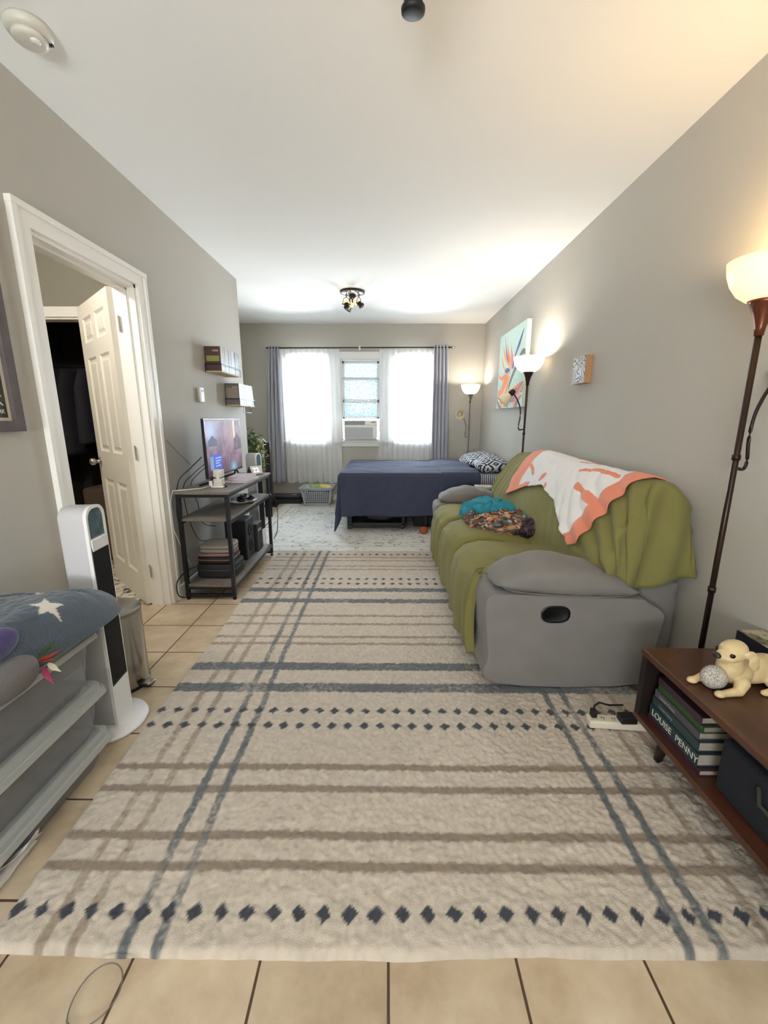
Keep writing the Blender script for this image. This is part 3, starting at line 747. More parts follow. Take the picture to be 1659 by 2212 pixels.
# ---- crumpled clothes on the sofa
M_pr = mat('printed_cloth', '#ffffff', .9, attr=True, bump=.15, bscale=300)
def heap(name, c_, r, rot, seed, cols, label, folds, cell=9, ridge=.10):
    """a low heap of cloth: one crumpled sheet with rolled folds running over it"""
    pal = [np.array(lin(q)) for q in cols]; R_ = Matrix.Rotation(rot, 4, 'Z'); rnd = random.Random(seed)
    b = MB(); C = []
    def colour(p, k=0):
        h = noise.noise(Vector((p.x*cell+seed, p.y*cell, p.z*cell)))+.35*noise.noise(Vector((p.x*cell*2.7, p.y*cell*2.7+seed, p.z*cell*2.7)))
        return pal[int((h+.9)/1.8*len(pal)*1.7+k) % len(pal)]*(1+.22*noise.noise(p*70))
    nu, nv = 110, 60
    for i in range(nu):
        for j in range(nv):
            a = 2*PI*i/(nu-1); e = PI/2*(1-j/(nv-1)); q = Vector((math.cos(e)*math.cos(a), math.cos(e)*math.sin(a), math.sin(e)))
            w = noise.noise(q*1.7+Vector((seed, 0, 0))); n1 = 1-abs(noise.noise(Vector((q.x*3.2+w, q.y*3.2, q.z*3+seed))))*2; n2 = 1-abs(noise.noise(Vector((q.x*7+w*2, q.y*7, seed))))*2
            k = 1+.16*w+ridge*n1+ridge*.5*n2; p = R_ @ Vector((q.x*r[0]*k, q.y*r[1]*k, q.z*r[2]*(k+.15*n1)))+Vector(c_); b.v.append(tuple(p)); C.append(colour(p))
    for i in range(nu-1):
        for j in range(nv-1): b.f.append((i*nv+j, (i+1)*nv+j, (i+1)*nv+j+1, i*nv+j+1))
    for k in range(folds):
        a0 = rnd.uniform(0, 2*PI); sp_ = rnd.uniform(.5, 1.3); e0, e1 = rnd.uniform(.02, .5), rnd.uniform(.1, 1.1); R0 = rnd.uniform(.017, .036)
        pts = []; n = 16
        for i in range(n):
            t = i/(n-1); a = a0+sp_*t; e = e0+(e1-e0)*t+.15*math.sin(5*t+k); kk = 1.0+.05*math.sin(6*t+k)
            pts.append((R_ @ Vector((math.cos(e)*math.cos(a)*r[0]*kk, math.cos(e)*math.sin(a)*r[1]*kk, math.sin(e)*r[2]*kk)))+Vector(c_)+Vector((0, 0, R0*.35)))
        rs = [R0*(.25+.95*math.sin(PI*(.08+.84*i/(n-1))))*(1+.18*math.sin(i*1.9+k)) for i in range(n)]
        m0 = len(b.v); b.tube(pts, rs, 12)
        for v in b.v[m0:]: C.append(colour(Vector(v), k))
    for i, v in enumerate(b.v):
        if v[2] < c_[2]: b.v[i] = (v[0], v[1], c_[2])
    o = b.build(name, M_pr, smooth=True, cols=np.array(C), merge=False)
    return tag(o, label, name)
heap('scarf', (.80, 2.93, .500), (.245, .165, .105), -.30, 3, ['#6b4a3a', '#2f4a50', '#b98a66', '#3a2630', '#cfae8a', '#8a3f35', '#2c6f78', '#5a4a3c', '#c07a48', '#241f26'],
     'crumpled multicoloured patterned scarf on the sofa seats under the teal shirt', 20, cell=8)
heap('shawl', (1.005, 2.76, .495), (.10, .10, .095), .3, 9, ['#2a2126', '#3a2b30', '#57404a', '#231c20', '#4a3840'], 'dark plum shawl crumpled at the near end of the clothes pile', 7, cell=14)
heap('shirt', (.755, 3.06, .555), (.215, .120, .125), -.30, 6, ['#2a8496', '#2a8496', '#25798c', '#2e8a9b'], 'crumpled teal shirt on top of the clothes pile on the sofa', 4, cell=5, ridge=.035)

# ================================================================== bed
MTX0, MTX1, MTY0, MTY1, MTZ0, MTZ1 = -.47, 1.40, 4.70, 6.06, .40, .655
bed = thing('bed', 'bed with striped sheet and low black frame against the right wall', 'bed', (.46, 5.38, 0))
def sheet_mat():
    m = mat('striped_sheet', '#e6e8ee', .85, bump=.08, bscale=60); nt = m.node_tree; N = nt.nodes; L = nt.links
    tc = [n for n in N if n.type == 'TEX_COORD'][0]
    w = N.new('ShaderNodeTexWave'); w.inputs['Scale'].default_value = 14.5; w.wave_profile = 'SIN'; w.bands_direction = 'X'
    L.new(tc.outputs['Object'], w.inputs['Vector']); rp = N.new('ShaderNodeValToRGB'); rp.color_ramp.elements[0].position = .46; rp.color_ramp.elements[1].position = .54
    rp.color_ramp.elements[0].color = lin4('#d3d5dd'); rp.color_ramp.elements[1].color = lin4('#43465a'); L.new(w.outputs['Fac'], rp.inputs[0]); L.new(rp.outputs[0], N['Principled BSDF'].inputs['Base Color'])
    return m
MB().box(MTX0, MTX1, MTY0, MTY1, MTZ0, MTZ1).build('mattress', sheet_mat(), parent=bed, bevel=.05, seg=5, smooth=True)
b = MB(); b.box(MTX0, MTX1, MTY0+.01, MTY0+.04, .34, .395); b.box(MTX0, MTX1, MTY1-.04, MTY1-.01, .34, .395); b.box(MTX0, MTX0+.03, MTY0, MTY1, .34, .395); b.box(MTX1-.03, MTX1, MTY0, MTY1, .34, .395)
for i in range(9): b.box(MTX0, MTX1, MTY0+.05+i*.155, MTY0+.09+i*.155, .375, .395)
b.build('frame', M_black, parent=bed)
for x, y in ((-.44, 4.75), (-.44, 6.0), (.45, 4.75), (.45, 6.0), (1.35, 4.75), (1.35, 6.0)):
    MB().box(x-.018, x+.018, y-.018, y+.018, .010, .345).build('leg', M_black, parent=bed)
# blanket
BX0, BX1, BY_0, BY_1, BZ = -.50, 1.03, 4.665, 6.08, .672
def blanket(u, v):
    a = -1.02+(BX1+1.02)*u; bb = 4.15+(6.40-4.15)*v       # flat sheet coordinates
    a = BX1-(BX1-a)
    da = max(BX0-a, 0); db = max(BY_0-bb, 0); dc = max(bb-BY_1, 0); db2 = db if db > 0 else dc
    sgn = -1 if db > 0 else 1
    L_ = .50
    da = da*(L_/.52); d = math.hypot(da, db2)
    x = max(a, BX0); y = min(max(bb, BY_0), BY_1)
    z = BZ
    if d > 0:
        nx_, ny_ = -da/d, sgn*db2/d
        r0 = .065
        if d < r0*1.57:
            th_ = d/r0; off = r0*math.sin(th_)*.75; dz = r0*(1-math.cos(th_))
        else: off = r0*.75+.06*(d-r0*1.57); dz = r0+(d-r0*1.57)
        fold = (.026*sm(.05, .45, d)*math.sin(7.5*a+1.3*math.sin(3*a))+.008*sm(.1, .4, d)*math.sin(23*a+2*d*6))*(1 if db2 > da else 0)+.018*sm(.05, .4, d)*math.sin(9*bb)*(1 if da >= db2 else 0)
        ang_ = math.atan2(db2, da+1e-9)
        cor = math.sin(2*ang_)
        off += fold*(1-cor)+.05*cor*sm(.1, .7, d)*math.sin(ang_*9)
        x += nx_*off; y += ny_*off; z = BZ-dz
        if z < .02: x += nx_*(.02-z)*.35; y += ny_*(.02-z)*.35; z = .02+.004*math.sin(30*x)
    else:
        z += .016*noise.noise(Vector((x*2.6, y*3.2, 1)))+.009*noise.noise(Vector((x*4, y*13, 1)))+.007*math.exp(-((y-5.2-.15*x)/.03)**2)*sm(.0, .7, x)
        e = min(x-BX0, y-BY_0, BY_1-y); z -= .012*math.exp(-max(e, 0)/.05)
    if x > .60 and a > .60:
        z += .010*sm(.60, .615, a)*(1-.0) ; 
        if db > 0: y -= .012*sm(.60, .615, a)
    if a > .9: z -= .0
    return (x, y, z)
bl = MB().grid(150, 150, blanket).build('blanket', mat('slate_fleece', '#43485a', .95, bump=.5, bscale=250, var=.06, vscale=12, sheen=.05, spec=.1), smooth=True, solid=.008)
tag(bl, 'slate blue fleece blanket spread over the bed with one corner touching the floor', 'blanket')
# pillows with a dark woven-look print
def pillow_mat():
    m = mat('pillow_print', '#e9ebf0', .85, bump=.05); nt = m.node_tree; N = nt.nodes; L = nt.links; tc = [n for n in N if n.type == 'TEX_COORD'][0]
    def mth(op, a, b_=None):
        n = N.new('ShaderNodeMath'); n.operation = op
        for i, q in enumerate((a, b_)):
            if q is None: continue
            if isinstance(q, (int, float)): n.inputs[i].default_value = q
            else: L.new(q, n.inputs[i])
        return n.outputs[0]
    sp = N.new('ShaderNodeSeparateXYZ'); L.new(tc.outputs['Object'], sp.inputs[0])
    def tri(s, k): return mth('ABSOLUTE', mth('SUBTRACT', mth('FRACT', mth('MULTIPLY', s, k)), .5))
    d = mth('ADD', tri(sp.outputs[0], 5.5), tri(mth('ADD', sp.outputs[1], mth('MULTIPLY', sp.outputs[2], .6)), 4.5))
    r = mth('FRACT', mth('MULTIPLY', d, 3.2))
    n2 = N.new('ShaderNodeTexNoise'); n2.inputs['Scale'].default_value = 60; L.new(tc.outputs['Object'], n2.inputs['Vector'])
    g = mth('GREATER_THAN', mth('ADD', r, mth('MULTIPLY', mth('SUBTRACT', n2.outputs['Fac'], .5), 1.1)), .5)
    mx = N.new('ShaderNodeMix'); mx.data_type = 'RGBA'; L.new(g, mx.inputs[0]); mx.inputs[6].default_value = lin4('#c9ccd4'); mx.inputs[7].default_value = lin4('#20222f')
    L.new(mx.outputs[2], N['Principled BSDF'].inputs['Base Color']); return m
M_pil = pillow_mat()
def pillow(c_, r, M, label, seed):
    b = MB()
    def disp(p):
        q = Vector((p.x/r[0], p.y/r[1], 0)); k = (1-min(abs(q.x), 1)**3*.75)*(1-min(abs(q.y), 1)**3*.75)
        return Vector((p.x*(1+.05*abs(q.y)), p.y*(1+.07*abs(q.x)), p.z*(.25+.75*k)+.012*noise.noise(p*6+Vector((seed, 0, 0)))))
    b.sup((0, 0, 0), r, .55, .55, 48, 24, disp=disp)
    b.v = [tuple((M @ Vector(v))+Vector(c_)) for v in b.v]
    return tag(b.build('pillow', M_pil, smooth=True), label, 'pillow')
pillow((1.20, 5.62, .745), (.20, .33, .085), Matrix.Rotation(-.22, 4, 'Y') @ Matrix.Rotation(.05, 4, 'Z'), 'black and white patterned pillow at the window side of the bed', 1)
pillow((1.22, 5.02, .735), (.17, .33, .095), Matrix.Rotation(-.10, 4, 'Y') @ Matrix.Rotation(-.12, 4, 'Z'), 'black and white patterned pillow nearest the sofa', 2)
# ================================================================== floor lamps
M_bronze = mat('dark_bronze', '#33251f', .32, metal=.6)
M_bronze_l = mat('bronze_cup', '#6b3a26', .3, metal=.5)
def lamp(x, y, yaw, label, glow_col, glow, power, pcol, arm_up=.95, cup=None, lit=True, head_yaw=0, zr=1.80, R=.135, metal=None, arm_dir=0, head_tilt=2.3, head=True):
    t = thing('floor_lamp', label, 'floor lamp', (x, y, 0), group='torchiere floor lamps')
    mm = metal or M_bronze
    w = lambda v: v
    b = MB().lathe([(.001, 0), (.125, 0), (.127, .008), (.118, .018), (.05, .026), (.016, .032), (.014, .06), (.001, .06)], 40); b.build('base', mm, parent=t, smooth=True, local=True)
    MB().lathe([(.0105, .05), (.0105, 1.60), (.001, 1.60)], 14).lathe([(.014, .60), (.014, .62)], 14).lathe([(.014, 1.12), (.014, 1.14)], 14).build('pole', mm, parent=t, smooth=True, local=True)
    zc = zr-.155
    MB().lathe([(.001, zc-.085), (.014, zc-.085), (.016, zc-.06), (.026, zc-.02), (.042, zc+.018), (.050, zc+.030), (.001, zc+.030)], 28).build('shade_cup', cup or mm, parent=t, smooth=True, local=True)
    k = R/.135
    outer = [(.036, 0), (.062, .006), (.092, .028), (.115, .062), (.129, .10), (.135, .140)]; 
    pr_ = [(r*k, zc+.025+z*.95) for r, z in outer]+[(max(r*k-.005, .002), zc+.025+z*.95+(.005 if i < 5 else 0)) for i, (r, z) in reversed(list(enumerate(outer)))]
    sh_ = MB().shell(pr_, 44).build('lamp_shade', mat_opal('opal_'+t.name, '#f6efe2', glow_col, glow), parent=t, smooth=True, local=True)
    bz = zc+.075
    MB().ell((0, 0, bz), (.028, .028, .034), 14, 10).build('bulb', mat('bulb_'+t.name, '#fff2dc', .4, emit=pcol_hex(pcol), estr=12), parent=t, smooth=True, local=True)
    l = light('bulb_light', 'POINT', (0, 0, bz+.045), power, pcol, .03); l.parent = t
    if head:
        # gooseneck side arm with its own small shade
        d = Vector((math.cos(arm_dir), math.sin(arm_dir), 0))
        if arm_up:
            z0 = arm_up
            pts = [d*.012+Vector((0, 0, z0)), d*.045+Vector((0, 0, z0-.004)), d*.055+Vector((0, 0, z0+.03)), d*.045+Vector((0, 0, z0+.10)), d*.05+Vector((0, 0, z0+.19)), d*.085+Vector((0, 0, z0+.27)), d*.13+Vector((0, 0, z0+.33))]
            n = 24; P2 = []
            for i in range(n):
                q = i/(n-1)*(len(pts)-1); a = int(min(q, len(pts)-2)); f = q-a
                p0, p1, p2, p3 = pts[max(a-1, 0)], pts[a], pts[a+1], pts[min(a+2, len(pts)-1)]
                P2.append(.5*((2*p1)+(-p0+p2)*f+(2*p0-5*p1+4*p2-p3)*f*f+(-p0+3*p1-3*p2+p3)*f**3))
            MB().tube(P2, .0062, 8).build('side_arm', mm, parent=t, smooth=True, local=True)
            hp = P2[-1]
            hd = Vector((math.sin(head_tilt)*math.cos(head_yaw), math.sin(head_tilt)*math.sin(head_yaw), math.cos(head_tilt)))
            M = Matrix.Translation(hp) @ aim(hd)
            s = MB().lathe([(.001, -.025), (.018, -.025), (.024, -.01), (.028, .028), (.001, .03)], 20, M=M).lathe([(.004, -.045), (.004, -.02)], 6, M=M).build('side_socket', mm, parent=t, smooth=True, local=True)
            o_ = [(.022, .02), (.034, .045), (.048, .080), (.060, .108), (.070, .125)]
            s = MB()
            prr = o_+[(r-.003, z) for r, z in reversed(o_)]
            n = 40; vs = []
            for i, (r, z) in enumerate(prr):
                for kk in range(n):
                    a = 2*PI*kk/n; rip = 1+.03*math.cos(8*a)*(z/.125)**2; zz = z+.006*math.cos(8*a)*(z/.125)**3
                    vs.append(M @ Vector((r*rip*math.cos(a), r*rip*math.sin(a), zz)))
            fs = [(i*n+kk, i*n+(kk+1) % n, ((i+1) % len(prr))*n+(kk+1) % n, ((i+1) % len(prr))*n+kk) for i in range(len(prr)) for kk in range(n)]
            s.add(vs, fs).build('side_shade', mat('side_shade_'+t.name, '#d9cbb0', .35, emit='#c9b48c', estr=.10), parent=t, smooth=True, local=True)
            MB().ell((M @ Vector((0, 0, .062))), (.020, .020, .026), 12, 8).build('side_bulb', mat('bulb_off', '#efece4', .3), parent=t, smooth=True, local=True)
    return t
def pcol_hex(c):
    def e(v): v = min(max(v, 0), 1); return int(round(255*(12.92*v if v <= .0031308 else 1.055*v**(1/2.4)-.055)))
    return '#%02x%02x%02x' % tuple(e(v) for v in c)
lamp(1.288, 1.565, 0, 'dark bronze torchiere lamp glowing amber behind the coffee table, side arm pointing to the wall', '#ffcf85', .9, 14, (1, .66, .30), cup=M_bronze_l, arm_dir=.25, head_yaw=.1, head_tilt=1.9, zr=1.79, R=.122, arm_up=1.09)
lamp(1.265, 3.96, 0, 'dark torchiere lamp with a glowing white bowl between the sofa and the bed', '#fff3d6', .95, 15, (1, .93, .82), arm_dir=PI, head_yaw=PI*.93, head_tilt=2.35, zr=1.80, arm_up=1.17)
lamp(1.19, 6.24, 0, 'grey torchiere lamp with a glowing white bowl in the corner behind the bed', '#fff6e4', .95, 10, (1, .89, .76), arm_dir=PI*.95, head_yaw=-PI*.57, head_tilt=1.65, zr=1.73, metal=mat('pewter', '#77746f', .35, metal=.6), arm_up=1.0)

# ================================================================== ceiling fixtures
def spot_fixture(cx, cy, label, heads, rz=0, rb=.135, glow=1.2):
    t = thing('ceiling_spotlight', label, 'ceiling light', (cx, cy, H), group='three headed ceiling spotlights')
    MB().lathe([(.001, 0), (rb, 0), (rb, -.012), (rb*.97, -.018), (.001, -.018)], 40).build('ceiling_plate', M_black, parent=t, smooth=False, local=True)
    MB().lathe([(rb*.90, -.018), (rb*.84, -.026), (rb*.5, -.036), (.035, -.040), (.001, -.040)], 40).build('chrome_dish', mat('polished_chrome', '#d8dadc', .12, metal=1), parent=t, smooth=True, local=True)
    MB().lathe([(.04, -.036), (.036, -.06), (.022, -.075), (.008, -.08), (.006, -.098), (.009, -.104), (.005, -.112), (.001, -.114)], 24).build('centre_boss', M_bronze, parent=t, smooth=True, local=True)
    for (a, tilt, yaw2, drop) in heads:
        px, py = rb*.62*math.cos(a), rb*.62*math.sin(a)
        hd = Vector((math.sin(tilt)*math.cos(yaw2), math.sin(tilt)*math.sin(yaw2), math.cos(tilt)))     # bulb opening direction
        hb = Vector((px, py, -.018-drop)); M = Matrix.Translation(hb) @ aim(hd)
        h = MB().lathe([(.001, -.050), (.024, -.050), (.033, -.046), (.034, -.036), (.027, -.030), (.026, -.004), (.028, .004), (.001, .004)], 24, M=M).build('spot_head', mat('spot_black', '#0c0c0d', .55), parent=t, smooth=True, local=True)
        MB().lathe([(.001, .002), (.024, .002), (.030, .018), (.030, .035), (.020, .052), (.001, .058)], 20, M=M).build('bulb', mat('amber_bulb', '#b98a5c', .15, emit='#ffcf96', estr=glow), parent=h, smooth=True, local=True)
        side = hd.cross(Vector((0, 0, 1))); side = side.normalized() if side.length > .05 else Vector((1, 0, 0))
        b = MB(); top = Vector((px, py, -.02-drop*.42))
        b.tube([Vector((px, py, -.016)), top], .0055, 8)
        b.tube([hb+side*.036, hb+side*.040+Vector((0, 0, .02)), hb+side*.028+Vector((0, 0, drop*.45)), top, hb-side*.028+Vector((0, 0, drop*.45)), hb-side*.040+Vector((0, 0, .02)), hb-side*.036], .0035, 8)
        b.tube([hb+side*.048, hb+side*.03], .006, 8); b.tube([hb-side*.048, hb-side*.03], .006, 8)
        b.build('yoke', M_black, parent=t, smooth=True, local=True)
    return t
spot_fixture(-.381, 4.965, 'far ceiling spotlight with three amber bulbs near the windows', [(3.9, .45, 1.9, .125), (-.5, .9, 2.6, .115), (2.0, .7, -.5, .12)], glow=.9)
spot_fixture(.068, 1.375, 'near black ceiling spotlight cut off by the top edge of the photo', [(1.55, .10, -PI/2, .160), (3.7, .9, 2.6, .12), (-.6, .9, .4, .12)], glow=.6)
light('spot_glow', 'POINT', (-.37, 4.95, H-.21), .8, (1, .82, .6), .03)
# smoke detector
sd = thing('smoke_detector', 'round white smoke detector on the ceiling near the doorway', 'smoke detector', (-1.262, 1.80, H))
MB().lathe([(.001, 0), (.070, 0), (.073, -.010), (.071, -.020), (.062, -.032), (.001, -.034)], 40).build('housing', mat('aged_white_plastic', '#cfcabd', .4), parent=sd, smooth=True, local=True)
MB().lathe([(.055, -.030), (.052, -.044), (.040, -.050), (.001, -.051)], 36).build('sensor_cap', MATS['aged_white_plastic'], parent=sd, smooth=True, local=True)
MB().lathe([(.016, -.050), (.015, -.055), (.001, -.056)], 20, c=(.025, -.01, 0)).build('test_button', mat('clear_button', '#e8e6e0', .15), parent=sd, smooth=True, local=True)
b = MB()
for i in range(3): b.box(.040+i*.007, .043+i*.007, .024, .036, -.0375, -.030)
b.build('vent_slots', M_blackp, parent=sd, local=True)

# ================================================================== things on the right wall
def painting():
    y0, y1, z0, z1, dp = 4.54, 5.60, 1.385, 2.228, .045
    # measured corners of the canvas face: far y 5.55, near y 4.42 ; stands off the wall by its depth
    ya, yb = 4.45, 5.46; X0 = XR-dp
    t = thing('canvas_painting', 'tall canvas painting of orange tropical flowers on pale mint above the bed', 'painting', (XR, (ya+yb)/2, z0))
    MB().box(X0+.001, XR-.001, ya+.001, yb-.001, z0, z1).build('canvas_edge', mat('mint_canvas_edge', '#cfe0d4', .8), parent=t)
    nu, nv = 260, 230
    U, V = np.meshgrid(np.linspace(0, 1, nu), np.linspace(0, 1, nv), indexing='ij')   # U far(left)->near(right), V bottom->top
    C = np.ones((nu, nv, 3))*np.array(lin('#d3e9df')); C *= (1+.03*npnoise(U.shape, 40, 50))[..., None]
    def pg(pts, col, out='#f7e3c0', k=7, w=.006):
        q = smoothpoly(pts, k)
        if out:
            cx_, cy_ = np.mean([p[0] for p in q]), np.mean([p[1] for p in q])
            qq = [(cx_+(a-cx_)*1.0+np.sign(a-cx_)*w*1.6, cy_+(b_-cy_)+np.sign(b_-cy_)*w) for a, b_ in q]
            C[inpoly(U, V, qq)] = lin(out)
        C[inpoly(U, V, q)] = lin(col)
    og, or2, pk, bl_, gr, vi = '#e58a5e', '#eda36a', '#dc8f86', '#5a6796', '#7e8078', '#b98aa0'
    # coordinates read off the picture (u across, v up)
    pg([(.30, .98), (.36, .80), (.50, .62), (.52, .50), (.47, .52), (.40, .60), (.34, .78)], og)
    pg([(.46, 1.0), (.49, .80), (.60, .62), (.60, .50), (.54, .50), (.50, .64)], pk)
    pg([(.16, .86), (.24, .76), (.40, .64), (.50, .56), (.46, .54), (.30, .62), (.22, .70)], or2)
    pg([(.22, .97), (.30, .80), (.38, .66), (.44, .60), (.38, .62), (.30, .72)], bl_, None)
    pg([(.14, .72), (.26, .56), (.46, .50), (.50, .44), (.34, .46), (.18, .58)], or2)
    pg([(.90, .92), (.82, .76), (.66, .62), (.62, .50), (.58, .52), (.66, .68)], bl_, None)
    pg([(1.0, .60), (.93, .62), (.80, .52), (.62, .38), (.50, .26), (.46, .27), (.55, .40), (.78, .60), (.90, .68), (1.0, .66)], gr, None)
    pg([(.90, .58), (.98, .52), (1.0, .40), (.93, .42), (.88, .48)], '#b87a60')
    pg([(0.02, .50), (.10, .44), (.30, .46), (.44, .48), (.44, .42), (.22, .38), (.06, .42)], og)
    pg([(.28, .50), (.38, .53), (.50, .49), (.44, .47), (.34, .47)], bl_, '#cfd8ea')
    pg([(.44, .44), (.40, .34), (.26, .22), (.10, .17), (.04, .22), (.16, .28), (.28, .40)], og)
    pg([(.50, .42), (.46, .28), (.36, .14), (.26, .02), (.24, .06), (.34, .22), (.42, .38)], or2)
    pg([(.02, .20), (.10, .12), (.20, -.0), (.26, -.02), (.18, .14), (.06, .26)], pk)
    pg([(.44, .20), (.36, .06), (.24, -.02), (.22, -.04), (.30, .10)], og)
    C[(np.abs(U-.475-.01*np.sin(V*4)) < .011) & (V < .30)] = lin(gr)
    pg([(.50, .24), (.62, .24), (.80, .28), (.98, .30), (1.0, .20), (.84, .16), (.64, .16)], og)
    pg([(.98, .18), (.84, .17), (.68, .10), (.54, .02), (.60, .07), (.74, .16), (.86, .22)], bl_, '#cfd8ea')
    pg([(.98, .14), (.88, .06), (.74, -.10), (.60, -.14), (.70, .0), (.84, .12)], vi)
    C0 = C.copy()
    pg([(.98, .30), (.90, .16), (.70, .07), (.52, .085), (.66, .15), (.84, .26)], vi)
    pg([(.97, .26), (.84, .12), (.64, .005), (.70, .06), (.86, .20)], or2)
    pg([(.14, .16), (.26, .13), (.42, .17), (.36, .08), (.22, .05), (.12, .09)], og)
    pg([(.0, .13), (.10, .08), (.22, .0), (.12, .0), (.04, .05)], gr, None)
    P = np.stack([np.full_like(U, X0), yb-(yb-ya)*U, z0+(z1-z0)*V], -1)
    grid_np(P).build('canvas_face', mat('painted_canvas', '#ffffff', .8, attr=True, bump=.1, bscale=600), parent=t, cols=C.reshape(-1, 3), merge=False)
painting()
ab = thing('wood_block_art', 'small square wooden block with black and white swirl print on the right wall', 'wall art', (XR, 3.19, 1.51))
MB().box(XR-.048, XR-.001, 3.075, 3.275, 1.512, 1.70).build('block', mat('oak_block', '#b58a5e', .6, var=.12, vscale=30, stretch=(1, 1, 8)), parent=ab, bevel=.002)
nu, nv = 120, 120; U, V = np.meshgrid(np.linspace(0, 1, nu), np.linspace(0, 1, nv), indexing='ij')
wv = np.sin(70*(U*.45+V*.25+.45*npnoise(U.shape, 40, 61)+.10*npnoise(U.shape, 13, 62)))+.9*npnoise(U.shape, 3, 63)
C = np.where((wv > -.1)[..., None], np.array(lin('#e9e7ea')), np.array(lin('#45434a')))
grid_np(np.stack([np.full_like(U, XR-.050), 3.274-.198*U, 1.513+.186*V], -1)).build('print_face', mat('block_print', '#ffffff', .5, attr=True), parent=ab, cols=C.reshape(-1, 3), merge=False)
# ================================================================== things on the left wall
def poster():
    y0, y1, z0, z1 = 1.16, 1.742, 1.215, 2.05; fw = .042
    t = thing('picture_frame', 'dark grey framed poster at the left edge beside the doorway', 'picture frame', (XL, (y0+y1)/2, z0))
    b = MB(); X0, X1 = XL+.001, XL+.024
    b.prism([(y0, z0), (y1, z0), (y1-fw, z0+fw), (y0+fw, z0+fw)], X0, X1, 'x'); b.prism([(y1, z0), (y1, z1), (y1-fw, z1-fw), (y1-fw, z0+fw)], X0, X1, 'x')
    b.prism([(y0, z1), (y0+fw, z1-fw), (y1-fw, z1-fw), (y1, z1)], X0, X1, 'x'); b.prism([(y0, z0), (y0+fw, z0+fw), (y0+fw, z1-fw), (y0, z1)], X0, X1, 'x')
    b.build('frame', mat('grey_stained_wood', '#5b5352', .8, var=.15, vscale=20), parent=t, bevel=.002)
    MB().box(XL+.002, XL+.006, y0+fw, y1-fw, z0+fw, z1-fw).build('mat_board', mat('ivory_board', '#d9d0bb', .8), parent=t)
    MB().box(XL+.006, XL+.0075, y0+fw+.012, y1-fw-.016, z0+fw+.012, z1-fw-.012).build('poster', mat('poster_print', '#35392f', .5, var=.4, vscale=9), parent=t)
    MT = lambda y, z: basis((0, 1, 0), (0, 0, 1), (1, 0, 0), (XL+.0078, y, z))
    M_wt = mat('poster_lettering', '#e4e2dc', .6)
    text_mesh('lettering', 'NEW YORK', .055, M_wt, MT(1.674, 1.315), t, align='RIGHT'); text_mesh('lettering', 'NEW YORK', .022, M_wt, MT(1.674, 1.285), t, align='RIGHT')
poster()
th = thing('wall_sensor', 'white wall-mounted sensor box above the television cart', 'wall sensor', (XL, 3.46, 1.39))
MB().box(XL+.001, XL+.02, 3.415, 3.478, 1.392, 1.50).build('back_box', mat('sensor_side', '#a9a398', .5), parent=th, bevel=.006, smooth=False)
MB().box(XL+.02, XL+.034, 3.412, 3.482, 1.388, 1.505).build('cover', M_white, parent=th, bevel=.008, seg=3)
MB().box(XL+.034, XL+.0355, 3.432, 3.446, 1.468, 1.486).box(XL+.034, XL+.0355, 3.452, 3.464, 1.470, 1.486).build('indicator', mat('sensor_dark', '#4a4a48', .3), parent=th)

